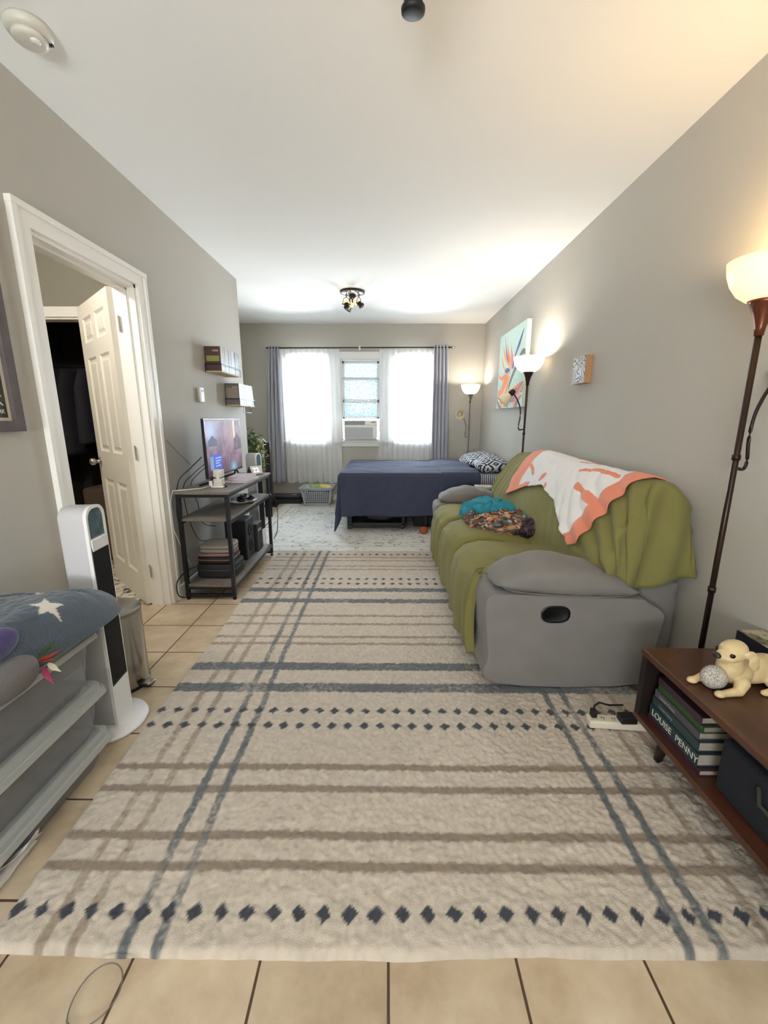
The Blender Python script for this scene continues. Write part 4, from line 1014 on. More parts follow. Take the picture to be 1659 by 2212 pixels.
# ---- two wire-railed shelves packed with film cases
random.seed(11)
ORD = 'first second third fourth fifth sixth seventh eighth ninth tenth eleventh twelfth thirteenth fourteenth fifteenth sixteenth seventeenth eighteenth nineteenth twentieth'.split()
ORD += ['twenty-'+o for o in ORD[:9]]+['thirtieth', 'thirty-first']
def shelf(y0, n, z, cover, label, tagw, bar=False, x_out=.135, last_lean=False):
    y1 = y0+n*.0148+.015
    t = thing('wall_shelf', label, 'wall shelf', (XL, (y0+y1)/2, z))
    MB().box(XL+.001, XL+x_out, y0, y1, z-.012, z).build('board', mat('pine_board', '#b39b79', .6, var=.15, vscale=30, stretch=(1, 8, 1)), parent=t, bevel=.001)
    M_wire = mat('rail_black', '#1d1a1a', .4, metal=.3)
    b = MB(); zz = z+.052; xo = XL+x_out+.002
    b.box(XL+.001, xo, y0-.004, y0-.001, zz-.004, zz+.006); b.box(XL+.001, xo, y1+.001, y1+.004, zz-.004, zz+.006); b.box(xo-.003, xo, y0-.004, y1+.004, zz-.004, zz+.006)
    b.box(XL+.001, XL+.006, y0-.004, y0-.001, z-.014, zz); b.box(xo-.003, xo, y0-.004, y0-.001, z-.014, zz); b.box(xo-.003, xo, y1+.001, y1+.004, z-.014, zz)
    b.build('guard_rail', M_wire, parent=t)
    if bar:
        b = MB()
        for y in (y0+.12, y1-.10): b.tube([(xo-.012, y, z-.012), (xo-.012, y, z-.07)], .003, 6)
        b.tube([(xo-.012, y0+.12, z-.07), (xo-.012, y1-.10, z-.07)], .003, 6); b.build('hanging_bar', M_wire, parent=t)
    pal = ['#c9cdd4', '#dfe1e4', '#aeb4c0', '#e8e8e8', '#8f97ab', '#d7dbe2', '#55597a', '#b9b4b4', '#e2e0dc', '#3f3f4a', '#cfd6df']
    y = y0+.004
    for i in range(n):
        first = i == 0; th_ = .0142; h_ = .19 if not (last_lean and i == n-1) else .165
        b = MB().box(XL+.004, XL+.132, 0, th_, 0, h_)
        lean = 0
        if last_lean and i >= n-2: lean = -.06*(i-n+3)
        vs = []
        for v in b.v:
            p = Vector(v); p.y -= math.tan(lean)*p.z*-1 if lean else 0; vs.append((p.x, p.y+y, p.z+z+.0005))
        b.v = vs
        if first: col, mm = cover[0], mat('case_'+tagw, cover[0], .35, var=.35, vscale=14, col2=cover[1])
        else:
            col = pal[random.randrange(len(pal))]; mm = mat('case_'+col, col, .3)
        o = b.build('film_case', mm, bevel=.0008)
        if first:
            tag(o, cover[2], 'film case', 'film cases on the %s' % tagw)
            fc = o
            MB().box(XL+.016, XL+.122, y-.0006, y, z+cover[4][0], z+cover[4][1]).build('cover_panel', mat('case_band_'+tagw, cover[3], .5), parent=o)
            MB().box(XL+.07, XL+.118, y-.0006, y, z+.150, z+.165).build('cover_panel', mat('case_label_'+tagw, '#a08a7c', .5), parent=o)
        else:
            dark = col in ('#55597a', '#3f3f4a', '#8f97ab')
            if last_lean and i == n-1: lab = 'shorter blue film case leaning at the far end of the lower wall shelf'; 
            else: lab = '%s spined film case, %s from the near end of the %s' % ('dark blue-grey' if dark else 'pale', ORD[i], tagw)
            tag(o, lab, 'film case', ('dark spined' if dark else 'pale spined')+' film cases on the %s' % tagw)
        y += th_+.0004
shelf(3.62, 30, 1.648, ('#3a211b', '#5a4038', 'brown backed film case with a mustard band at the near end of the upper shelf', '#8a8a3c', (.075, .118)), 'upper wooden wall shelf packed with film cases above the television', 'upper wall shelf')
shelf(4.01, 29, 1.388, ('#4c4a48', '#78706a', 'grey backed film case with a tan panel at the near end of the lower shelf', '#8f8371', (.055, .15)), 'lower wooden wall shelf of film cases with a hanging bar beneath, past the television', 'lower wall shelf', bar=True, last_lean=True)

# ================================================================== television cart
CX0, CX1, CY0, CY1 = -1.43, -1.075, 2.785, 3.80
ct = thing('tiered_cart', 'three tier cart of grey wood shelves and black steel posts holding the television', 'shelving cart', ((CX0+CX1)/2, (CY0+CY1)/2, 0))
M_cw = mat('grey_wood_shelf', '#6d655d', .5, var=.22, vscale=14, stretch=(8, 1, 1), bump=.1, bscale=80)
for z in (.782, .592, .112):
    e = .012 if z > .7 else -.004
    MB().box(CX0-e, CX1+e, CY0-e, CY1+e, z-.018, z).build('shelf', M_cw, parent=ct, bevel=.0015)
for x in (CX0+.012, CX1-.012):
    for y in (CY0+.012, CY1-.012):
        MB().box(x-.0125, x+.0125, y-.0125, y+.0125, .022, .764).build('post', M_black, parent=ct)
        MB().lathe([(.001, 0), (.014, 0), (.014, .012), (.006, .014), (.006, .023), (.001, .023)], 14, c=(x, y, 0)).build('foot', M_blackp, parent=ct)
for z in (.752, .563):
    b = MB(); b.box(CX0, CX1, CY0, CY0+.02, z-.010, z+.012) if z > .7 else None
    b.box(CX1-.02, CX1, CY0, CY1, z-.010, z+.010); b.box(CX0, CX0+.02, CY0, CY1, z-.010, z+.010); b.build('rail', M_black, parent=ct)
b = MB(); b.box(CX0, CX1, CY0, CY0+.022, .022, .042); b.box(CX0, CX1, CY1-.022, CY1, .022, .042); b.box(CX0, CX1, CY0, CY0+.02, .078, .094); b.box(CX0, CX1, CY1-.02, CY1, .078, .094)
b.box(CX0, CX0+.02, CY0, CY1, .078, .094); b.box(CX1-.02, CX1, CY0, CY1, .084, .094)
b.build('bottom_frame', M_black, parent=ct)
ZT = .782
# television
tv = thing('television', 'flat television on the cart showing a purple street scene with a blue menu window', 'television', (-1.25, 3.26, ZT))
tx = -1.245; ty0, ty1, tz0, tz1 = 2.905, 3.615, .848, 1.266
MB().box(tx-.022, tx, ty0, ty1, tz0, tz1).build('bezel', mat('tv_bezel', '#131318', .25), parent=tv, bevel=.004)
MB().box(tx-.05, tx-.022, ty0+.12, ty1-.12, tz0+.03, tz1-.12).build('rear_housing', M_blackp, parent=tv, bevel=.01)
nu, nv = 240, 140; U, V = np.meshgrid(np.linspace(0, 1, nu), np.linspace(0, 1, nv), indexing='ij')
def L3(h): return np.array(lin(h))
g = (V[..., None]); C = L3('#6d4a5e')*(1-g)+L3('#8d7484')*g
C = C*(1+(.9*npnoise(U.shape, 26, 71)+.5*npnoise(U.shape, 9, 72)+.25*npnoise(U.shape, 3, 73))[..., None])
k = np.exp(-(((U-.12)/.16)**2+((V-.78)/.20)**2))[..., None]; C = C*(1-k)+L3('#aab8d8')*k
k = (np.exp(-(((U-.70)/.10)**2+((V-.72)/.25)**2))*.6)[..., None]; C = C*(1-k)+L3('#b08a86')*k
k = (np.clip((.25-V)/.2, 0, 1)*.7)[..., None]; C = C*(1-k)+L3('#50323f')*k
C[(np.abs(U-.79) < .022) & (V > .62) & (V < .98)] = L3('#e8d2a0')
C[inpoly(U, V, [(.76, .60), (.88, .72), (1, .60), (1, .40), (.78, .38)])] = L3('#4a3646')
C[(np.abs(U-.86) < .05) & (np.abs(V-.47) < .05) & (np.sin(U*180) > 0)] = L3('#7f6a72')
C[inpoly(U, V, [(.05, .62), (.16, .72), (.28, .62), (.28, .52), (.05, .52)])] = L3('#4d5468')
for uu_, vv_, hh in ((.46, .30, .25), (.55, .28, .22), (.64, .36, .34), (.40, .18, .2)): C[(np.abs(U-uu_) < .006) & (V < vv_) & (V > vv_-hh)] = L3('#332536')
C[(U < .37) & (U > .06) & (V > .09) & (V < .37)] = L3('#3f58c0'); C[(U < .15) & (U > .07) & (V > .11) & (V < .34)] = L3('#6f9aa8')
for vv_ in (.30, .25, .21, .16): C[(U > .20) & (U < .20+.13*(1-.2*np.sin(vv_*99))) & (np.abs(V-vv_) < .010)] = L3('#a9baf0')
k = (np.exp(-(((U-.72)/.09)**2+((V-.06)/.10)**2)))[..., None]; C = C*(1-k)+L3('#87aec4')*k
C[V > .975] = L3('#76727e')
C = np.clip(C, .002, 1)
M_tv = mat_emit_attr('tv_picture', .85); M_tv.node_tree.nodes['Principled BSDF'].inputs['Roughness'].default_value = .5; M_tv.node_tree.nodes['Principled BSDF'].inputs['Specular IOR Level'].default_value = .15
scr = grid_np(np.stack([np.full_like(U, tx+.0006), ty0+.009+(ty1-ty0-.018)*U, tz0+.014+(tz1-tz0-.022)*V], -1)).build('screen', M_tv, parent=tv, cols=C.reshape(-1, 3), merge=False)
for y in (ty0+.10, ty1-.13):
    MB().tube([(tx-.012, y, tz0+.01), (tx+.01, y, ZT+.03), (tx+.09, y-.02, ZT+.006)], .008, 8).tube([(tx-.012, y, tz0+.01), (tx-.03, y, ZT+.03), (tx-.12, y+.02, ZT+.006)], .008, 8).build('stand_foot', M_blackp, parent=tv, smooth=True)
# things on the cart top
pc = thing('plug_cube_tower', 'two stacked white plug cubes joined on a base at the near end of the cart', 'power cube', (-1.205, 2.98, ZT))
for k in range(2):
    z = ZT+.012+k*.062
    MB().box(-1.235, -1.175, 2.955+.004*k, 3.012+.004*k, z, z+.052).build('cube', mat('warm_white_plastic', '#ded6c8', .4), parent=pc, bevel=.004)
MB().box(-1.212, -1.188, 2.951, 2.956, ZT+.03, ZT+.11).build('connector', MATS['warm_white_plastic'], parent=pc, bevel=.004)
MB().box(-1.245, -1.165, 2.94, 3.02, ZT+.001, ZT+.012).build('base', M_white, parent=pc, bevel=.004)
tag(MB().box(-1.275, -1.25, 2.97, 3.0, ZT+.001, ZT+.045).build('wall_plug', M_white, bevel=.003), 'small white plug beside the white cube tower', 'plug')
tag(MB().tube([(-1.262, 2.97, ZT+.01), (-1.30, 2.90, ZT+.005), (-1.37, 2.83, ZT+.006), (-1.44, 2.775, ZT+.008), (-1.462, 2.765, .70), (-1.47, 2.79, .52), (-1.45, 2.85, .34), (-1.44, 2.93, .20)], .0035, 6).build('white_cable', M_white, smooth=True), 'thin white cable running off the near end of the cart top', 'cable')
pp = MB()
random.seed(5)
tag(MB().box(-1.27, -1.08, 3.18, 3.52, ZT+.0015, ZT+.003).build('paper_sheet', M_paper), 'white paper sheets under the notepad on the cart top', 'paper')
M = Matrix.Translation((-1.165, 3.36, ZT+.004)) @ Matrix.Rotation(.06, 4, 'Z')
tag(MB().box(-.08, .08, -.115, .115, 0, .034, M).build('envelope_stack', mat('pinkish_paper', '#cfc3c8', .7, var=.15, vscale=70, stretch=(.3, .3, 4)), bevel=.002), 'thick stack of pale pinkish envelopes on the cart top in front of the television', 'envelopes')
ck = thing('alarm_clock', 'small wedge shaped white alarm clock with glowing digits at the far end of the cart', 'alarm clock', (-1.17, 3.70, ZT), rz=math.radians(50))
MB().prism([(-.045, .001), (.045, .001), (.0, .075)], -.055, .055, 'x').build('case', mat('clock_case', '#3a332e', .5), parent=ck, local=True)
Mf = basis((1, 0, 0), (0, .514, .857), (0, -.857, .514), (0, -.0465, .002))
MB().box(-.053, .053, .004, .083, -.001, .0015, Mf).build('dial', mat('clock_dial', '#e4e2dc', .3), parent=ck, local=True)
o = text_mesh('digits', '22', .062, mat('clock_digit', '#ffffff', .4, emit='#fff8e8', estr=1.4), Mf @ Matrix.Translation((-.036, .022, .0022)))
o.parent = ck
# plate with game pad and remote on the middle shelf
ZM = .592
pl = MB().lathe([(.001, .002), (.06, .002), (.075, .008), (.112, .022), (.113, .025), (.07, .012), (.001, .009)], 36, c=(-1.19, 3.36, ZM)).build('plate', mat('china_plate', '#cfcdc6', .2), smooth=True)
tag(pl, 'shallow pale plate on the middle shelf under the television', 'plate')
gp = thing('game_controller', 'black game controller lying on the plate', 'game controller', (-1.18, 3.38, ZM+.012))
MB().sup((0, 0, .022), (.055, .032, .016), .8, .8).ell((-.055, -.022, .016), (.022, .036, .016)).ell((.055, -.022, .016), (.022, .036, .016)).build('body', M_blackp, parent=gp, smooth=True, local=True)
for x in (-.028, .028): MB().lathe([(.010, .034), (.006, .040), (.010, .046), (.001, .048)], 12, c=(x, -.004, 0)).build('thumb_stick', M_blackp, parent=gp, local=True)
for i in range(4): MB().lathe([(.004, .034), (.004, .042), (.001, .042)], 8, c=(.048+.010*math.cos(i*PI/2), .012+.010*math.sin(i*PI/2), 0)).build('button', M_white, parent=gp, local=True)
gp.rotation_euler = (0, 0, 1.3); gp.scale = (1.15, 1.15, 1.15)
M = Matrix.Translation((-1.105, 3.40, ZM+.001)) @ Matrix.Rotation(.1, 4, 'Z')
rc = thing('remote_control', 'slim dark remote beside the plate on the middle shelf', 'remote control', (-1.105, 3.40, ZM))
MB().box(-.018, .018, -.075, .075, 0, .016, M).build('body', M_blackp, parent=rc, bevel=.004)
for i in range(5): MB().box(-.010, .010, -.06+i*.024, -.048+i*.024, .0155, .0175, M).build('button', mat('grey_button', '#8d8f92', .4), parent=rc)
# bottom shelf: black hard case, pinkish folder, grey zipped case, speakers
ZB = .112
M_nyl = mat('black_nylon', '#1b1b1d', .75, bump=.3, bscale=400)
def case(name, c_, r, m, label, cat, rz=0, trim=None):
    t = thing(name, label, cat, (c_[0], c_[1], c_[2]), rz=rz)
    MB().sup((0, 0, r[2]), r, .25, .35, 40, 16).build('body', m, parent=t, smooth=True, local=True)
    if trim:
        pts = [(r[0]*1.005*math.copysign(abs(math.cos(a))**.35, math.cos(a)), r[1]*1.005*math.copysign(abs(math.sin(a))**.35, math.sin(a)), r[2]*1.15) for a in np.linspace(0, 2*PI, 60)]
        MB().tube(pts, .0028, 6).build('zip', trim, parent=t, smooth=True, local=True)
        MB().box(-.03, .03, r[1]-.002, r[1]+.014, r[2]*.9, r[2]*1.4).build('handle', m, parent=t, local=True, bevel=.004)
    return t
case('equipment_bag', (-1.26, 3.03, ZB), (.145, .13, .055), M_nyl, 'bulky black bag at the bottom of the stack on the lower cart shelf', 'bag', trim=mat('zip_grey', '#3c3c40', .4))
case('laptop_sleeve', (-1.265, 3.02, ZB+.111), (.13, .115, .026), M_nyl, 'thin black case in the middle of the stack on the lower cart shelf', 'case', trim=mat('copper_zip', '#a0604c', .4))
case('document_case', (-1.265, 3.02, ZB+.164), (.125, .11, .012), mat('dusty_pink_cloth', '#8a6c64', .8), 'flat dusty pink case under the grey zipped case', 'case')
case('hard_shell_case', (-1.26, 3.02, ZB+.189), (.12, .105, .030), mat('taupe_shell', '#9a9389', .6, bump=.1), 'rounded taupe zipped case on top of the stack on the lower cart shelf', 'case', trim=mat('zip_dark', '#4a4642', .4))
sp = thing('speaker', 'tall black speaker on the lower cart shelf behind the stacked cases', 'speaker', (-1.24, 3.43, ZB))
MB().box(-1.33, -1.155, 3.32, 3.52, ZB+.001, .45).build('cabinet', mat('speaker_black', '#232427', .6, bump=.1), parent=sp, bevel=.005)
MB().box(-1.32, -1.165, 3.316, 3.321, ZB+.02, .44).build('grille', mat('speaker_cloth', '#151517', .9), parent=sp)
for z in (.22, .35): MB().lathe([(.05, 0), (.045, .004), (.02, -.002), (.001, .002)], 24, M=Matrix.Translation((-1.154, 3.42, z)) @ Matrix.Rotation(PI/2, 4, 'Y')).build('driver', MATS['speaker_cloth'], parent=sp, smooth=True)
s2 = thing('amplifier', 'smaller black box with pale lettering behind the tall speaker', 'amplifier', (-1.22, 3.62, ZB))
MB().box(-1.30, -1.135, 3.545, 3.70, ZB+.001, .36).build('cabinet', MATS['speaker_black'], parent=s2, bevel=.004)
MB().box(-1.135, -1.1335, 3.57, 3.66, .29, .31).build('badge', mat('pale_badge', '#9a9ca0', .5), parent=s2)
hb_ = thing('hanging_power_brick', 'long black adapter hanging at the far end of the cart', 'adapter', (-1.10, 3.84, .35))
MB().box(-1.135, -1.07, 3.815, 3.845, .36, .58).build('body', M_blackp, parent=hb_, bevel=.012, seg=3)
MB().tube([(-1.10, 3.83, .36), (-1.10, 3.84, .32), (-1.14, 3.80, .28), (-1.2, 3.74, .25)], .004, 6).build('lead', M_blackp, parent=hb_, smooth=True)
# cables behind and beside the cart
M_cab = mat('cable_black', '#161617', .45)
def cable(pts, r, label, m=M_cab, k=6):
    P2 = []; pts = [Vector(p) for p in pts]
    for i in range(len(pts)-1):
        p0, p1, p2, p3 = pts[max(i-1, 0)], pts[i], pts[i+1], pts[min(i+2, len(pts)-1)]
        for f in np.linspace(0, 1, k, endpoint=False): f = float(f); P2.append(.5*((2*p1)+(-p0+p2)*f+(2*p0-5*p1+4*p2-p3)*f*f+(-p0+3*p1-3*p2+p3)*f**3))
    P2.append(pts[-1])
    return tag(MB().tube(P2, r, 6).build('cable', m, smooth=True), label, 'cable')
cable([(-1.30, 2.95, 1.0), (-1.36, 2.90, .93), (-1.44, 2.86, .83), (-1.47, 2.86, .60), (-1.46, 2.90, .40)], .004, 'thick black cable dropping from the back of the television behind the cart')
cable([(-1.30, 3.0, .95), (-1.38, 2.98, .88), (-1.465, 2.98, .78), (-1.47, 3.02, .55), (-1.45, 3.1, .36), (-1.42, 3.2, .32)], .003, 'thin black cable hanging on the wall between the cart shelves')
cable([(-1.33, 3.1, .92), (-1.44, 3.05, .80), (-1.475, 3.2, .62), (-1.47, 3.25, .45), (-1.40, 3.33, .40)], .003, 'black cable looping from the wall to the speaker')
cable([(-1.33, 2.93, .22), (-1.42, 2.88, .20), (-1.46, 2.80, .17), (-1.465, 2.74, .13), (-1.45, 2.73, .05), (-1.42, 2.80, .012)], .0045, 'black cable curling from the bags to the floor at the cart foot')
cable([(-1.33, 2.97, .19), (-1.40, 2.90, .17), (-1.44, 2.85, .12), (-1.432, 2.815, .05), (-1.425, 2.808, .008)], .004, 'second black cable dropping to the foot of the cart')
cable([(-1.08, 3.80, .60), (-1.05, 3.84, .57), (-1.03, 3.86, .40), (-1.04, 3.84, .22), (-1.07, 3.82, .15)], .0035, 'thin black cable bowed outside the far post of the cart')
cable([(-1.36, 2.90, .95), (-1.43, 2.86, 1.05), (-1.475, 2.84, 1.12)], .0018, 'thin antenna wire rising on the wall behind the television')

# ================================================================== tower fans
def tower_fan(x, y, rz, label):
    t = thing('tower_fan', label, 'tower fan', (x, y, 0), rz=rz, group='white tower fans')
    M_fw = mat('fan_white', '#e6e4e2', .4); M_fg = mat('fan_grey_side', '#bfbdbe', .45)
    MB().lathe([(.001, .001), (.138, .001), (.142, .010), (.138, .020), (.09, .028), (.06, .034), (.001, .034)], 48).build('base', M_fw, parent=t, smooth=True, local=True)
    # body: front faces +x ; rounded shoulders seen from the front
    hw, dx0, dx1, zt = .060, -.042, .062, .945
    def outline(hw_, z0, z1, r, n=8):
        p = [(-hw_, z0), (hw_, z0)]
        p += [(hw_-r+r*math.cos(a), z1-r+r*math.sin(a)) for a in np.linspace(0, PI/2, n)]
        p += [(-hw_+r-r*math.sin(a), z1-r+r*math.cos(a)) for a in np.linspace(0, PI/2, n)]
        return p
    MB().prism(outline(hw, .032, zt, .045), dx0, dx1-.006, 'x').build('body', M_fg, parent=t, bevel=.010, seg=3, local=True, smooth=False)
    b = MB(); o1, o2 = outline(hw+.001, .030, zt+.001, .046), outline(hw-.010, .040, zt-.010, .038)
    n = len(o1); b.add([(dx1, a, z) for a, z in o1]+[(dx1, a, z) for a, z in o2]+[(dx1-.012, a, z) for a, z in o1]+[(dx1-.012, a, z) for a, z in o2],
                       [(i, (i+1) % n, n+(i+1) % n, n+i) for i in range(n)]+[(2*n+i, i, (i+1) % n, 2*n+(i+1) % n) for i in range(n)]+[(3*n+i, n+i, n+(i+1) % n, 3*n+(i+1) % n) for i in range(n)])
    b.build('front_rim', M_fw, parent=t, local=True)
    MB().prism([(a, z) for a, z in outline(hw-.010, .82, zt-.011, .037)], dx1-.008, dx1-.004, 'x').build('control_panel', mat('fan_panel', '#5a6e74', .12, var=.3, vscale=30), parent=t, local=True)
    MB().box(dx1-.010, dx1+.004, -.052, .052, .775, .822).build('brow', M_fw, parent=t, local=True, bevel=.003)
    b = MB()
    for i in range(24): yy = -.054+i*.0046; b.box(dx1-.006, dx1+.0015, yy, yy+.0018, .215, .785)
    b.build('grille', mat('grille_black', '#121116', .4), parent=t, local=True)
    MB().box(dx1-.012, dx1+.0002, -.0555, .0555, .205, .79).build('grille_back', mat('grille_dark', '#08080a', .6), parent=t, local=True)
    MB().box(dx1-.010, dx1-.001, -.052, .052, .040, .21).build('lower_panel', M_fw, parent=t, local=True)
    return t
tower_fan(-1.172, 1.545, .10, 'white tower fan standing by the doorway behind the storage bins')
tower_fan(-1.275, 3.985, -.12, 'white tower fan standing past the far end of the television cart')
# ================================================================== pedal bin
tb_ = thing('pedal_bin', 'small brushed steel pedal bin beside the doorway', 'trash can', (-1.255, 1.815, 0))
M_st = mat('brushed_steel', '#a5a29b', .24, metal=1, bump=.15, bscale=30, stretch=(1, 1, .02))
Rb = .118; tb_.location = (-1.292, 1.818, 0)
MB().lathe([(.001, .012), (Rb, .012), (Rb, .375), (.001, .375)], 48).build('body', M_st, parent=tb_, smooth=False, local=True)
MB().lathe([(.001, 0), (Rb+.003, 0), (Rb+.004, .014), (Rb, .018), (.001, .018)], 48).build('base_ring', M_blackp, parent=tb_, local=True)
MB().lathe([(Rb+.002, .375), (Rb+.003, .392), (Rb-.004, .398), (.06, .405), (.001, .407)], 48).build('lid', mat('lid_steel', '#8f8c86', .3, metal=.9), parent=tb_, smooth=True, local=True)
Mp = Matrix.Rotation(-.20, 4, 'Z')
MB().box(Rb-.01, Rb+.050, -.022, .022, .012, .026, Mp).build('pedal', M_blackp, parent=tb_, local=True, bevel=.005)
MB().prism([(Rb+.018, -.026), (Rb+.052, -.026), (Rb+.060, -.012), (Rb+.060, .012), (Rb+.052, .026), (Rb+.018, .026)], .026, .036, 'z').build('pedal_plate', M_st, parent=tb_, local=True, bevel=.003).rotation_euler = (0, 0, -.2)
for o in tb_.children: flat_smooth(o, .7)
# ================================================================== storage bins beside the doorway
M_bin = mat('clear_polypropylene', '#9d9ea0', .22, alpha=.34, spec=.6, bump=.05, bscale=40)
M_lid = mat('clear_bin_lid', '#b7b8b4', .25, alpha=.66, spec=.6)
def bin_(z0, h, label, contents, dy=0, dx=0):
    x0, x1, y0, y1 = -1.478+dx, -1.036+dx, .70+dy, 1.392+dy
    t = thing('storage_bin', label, 'storage bin', ((x0+x1)/2, (y0+y1)/2, z0), group='clear storage bins stacked by the doorway')
    def rr(ax0, ax1, ay0, ay1, r, n=6):
        p = []
        for cx_, cy_, a0 in ((ax1-r, ay1-r, 0), (ax0+r, ay1-r, PI/2), (ax0+r, ay0+r, PI), (ax1-r, ay0+r, 1.5*PI)):
            p += [(cx_+r*math.cos(a0+k*PI/2/n), cy_+r*math.sin(a0+k*PI/2/n)) for k in range(n+1)]
        return p
    def loft(levels, cap0=True, cap1=False):
        b = MB(); n = len(levels[0][0])
        b.add([(a, c_, z) for p, z in levels for a, c_ in p], [(i*n+k, i*n+(k+1) % n, (i+1)*n+(k+1) % n, (i+1)*n+k) for i in range(len(levels)-1) for k in range(n)])
        if cap0: b.f.append(tuple(range(n)))
        if cap1: b.f.append(tuple((len(levels)-1)*n+k for k in range(n)))
        return b
    zt = z0+h
    lv = [(rr(x0+.045, x1-.048, y0+.045, y1-.052, .045), z0+.002), (rr(x0+.035, x1-.036, y0+.035, y1-.040, .045), z0+.03), (rr(x0+.025, x1-.022, y0+.02, y1-.025, .045), zt-.035)]
    loft(lv).build('body', M_bin, parent=t, solid=.0025)
    ll = [(rr(x0, x1, y0, y1, .04), zt-.040), (rr(x0+.004, x1-.004, y0+.004, y1-.004, .04), zt-.022), (rr(x0+.012, x1-.012, y0+.012, y1-.012, .036), zt-.020), (rr(x0+.014, x1-.014, y0+.014, y1-.014, .036), zt-.004),
          (rr(x0+.030, x1-.030, y0+.030, y1-.030, .03), zt-.001), (rr(x0+.036, x1-.036, y0+.036, y1-.036, .03), zt-.008)]
    loft(ll, False, True).build('lid', M_lid, parent=t, solid=.002)
    for (bx, col, nm, lab) in contents:
        c_ = MB(); X0, X1, Y0, Y1, H0 = bx
        c_.sup(((X0+X1)/2, (Y0+Y1)/2, z0+.006+H0/2), ((X1-X0)/2, (Y1-Y0)/2, H0/2), .45, .4, 30, 16, disp=lambda p: p+Vector((0, 0, .006*noise.noise(p*14))))
        tag(c_.build(nm, mat('fabric_'+col, col, .9, bump=.2, bscale=60, var=.15, vscale=12), smooth=True), lab, nm.replace('_', ' '))
    return t
bin_(.001, .128, 'bottom clear storage bin of the stack, resting on the tile floor', [((-1.40, -1.12, .80, 1.28, .075), '#77737a', 'folded_cloth', 'grey folded cloth inside the bottom storage bin')])
bin_(.130, .190, 'middle clear storage bin of the stack by the doorway', [((-1.40, -1.11, 1.08, 1.30, .13), '#4a4b50', 'folded_cloth', 'charcoal folded cloth at the far side of the middle bin'), ((-1.40, -1.11, .78, 1.06, .12), '#8d7f77', 'folded_cloth', 'taupe folded cloth at the near side of the middle bin')])
tag(MB().tube([(-1.105, .80, .19), (-1.10, .93, .215), (-1.10, 1.02, .235)], .012, 8).build('red_ribbon', mat('dark_red', '#7c3a40', .6), smooth=True), 'dark red rolled ribbon against the side of the middle bin', 'ribbon')
bin_(.321, .220, 'top clear storage bin holding dark cloth under the starry blanket', [((-1.40, -1.10, .98, 1.30, .16), '#3f434b', 'folded_cloth', 'dark blue-grey cloth inside the top storage bin'), ((-1.40, -1.10, .76, .97, .15), '#b6a285', 'folded_cloth', 'tan cloth inside the top storage bin')])
# torn white wrapper by the lowest bin
b = MB(); nu = 26; nv = 14
def wrap(u, v):
    y = .80+.22*u; w = .11*(1-.55*u)*(1+.3*math.sin(9*u))
    return (-1.055+.025*u*0+.03*math.sin(5*u+4*v)*v-.010*u, y+.01*math.sin(20*v), .004+w*v*.9+.008*noise.noise(Vector((u*8, v*8, 0))))
b.grid(nu, nv, wrap)
tag(b.build('plastic_wrapper', mat('white_film', '#d5d0cc', .35, bump=.3, bscale=60), smooth=True, solid=.001), 'crumpled white plastic wrapper against the lowest storage bin', 'wrapper')

# starry fleece blanket heaped on the top bin
def star(cx_, cy_, R, rot): return [(cx_+R*(1 if k % 2 == 0 else .42)*math.sin(rot+k*PI/5), cy_+R*(1 if k % 2 == 0 else .42)*math.cos(rot+k*PI/5)) for k in range(10)]
def fleece():
    nu, nv = 230, 190; U, V = np.meshgrid(np.linspace(-1, 1, nu), np.linspace(-1, 1, nv), indexing='ij')
    zt = .5455
    # plan shape: soft rounded rectangle with a tongue toward the far bin corner
    cx_, cy_ = -1.262, 1.10
    r = np.maximum(np.abs(U), np.abs(V)); a = np.arctan2(V, U)
    k = 1/np.maximum(np.abs(np.cos(a))**4+np.abs(np.sin(a))**4, 1e-9)**.25
    X = np.cos(a)*r*k*.240; Y = np.sin(a)*r*k*.36
    ton = np.exp(-((a-.80)/.42)**2)*np.clip(r-.35, 0, 1)
    X = X+ton*.06; Y = Y+ton*.13
    xx, yy = X+cx_, Y+cy_
    hh = .012+.150*np.clip(1-r**4, 0, 1)**.5*(1-.18*np.clip((Y-.12)/.36, 0, 1))
    hh += (.020*npnoise(U.shape, 50, 80)+.010*npnoise(U.shape, 22, 81)+.0035*npnoise(U.shape, 4, 82))*np.clip(1-r**6, 0, 1)
    crease = np.exp(-((yy-1.33-.35*(xx+1.2))/.018)**2); hh -= .016*crease*np.clip(1-r, 0, 1)*2
    Z = zt+np.clip(hh, .004, 1); Z[r > .985] = zt+.003
    C = np.ones(U.shape+(3,))*np.array(lin('#374552')); C *= (1+.22*npnoise(U.shape, 4, 83)+.15*npnoise(U.shape, 30, 84))[..., None]
    for (sx, sy, R_, ro) in ((-1.075, 1.225, .046, .45), (-1.175, 1.335, .05, .1), (-1.34, 1.05, .05, .9), (-1.16, 1.02, .045, .2)):
        jx, jy = xx+.004*npnoise(U.shape, 4, 85), yy+.004*npnoise(U.shape, 4, 86)
        C[inpoly(jx, jy, star(sx, sy, R_, ro))] = lin('#d8cfc2')
    o = grid_np(np.stack([xx, yy, Z], -1)).build('fleece_blanket', mat('star_fleece', '#ffffff', .95, attr=True, bump=.8, bscale=220, sheen=.5), smooth=True, cols=C.reshape(-1, 3), merge=False)
    tag(o, 'dark blue fleece blanket with cream stars heaped on the top storage bin', 'blanket')
fleece()
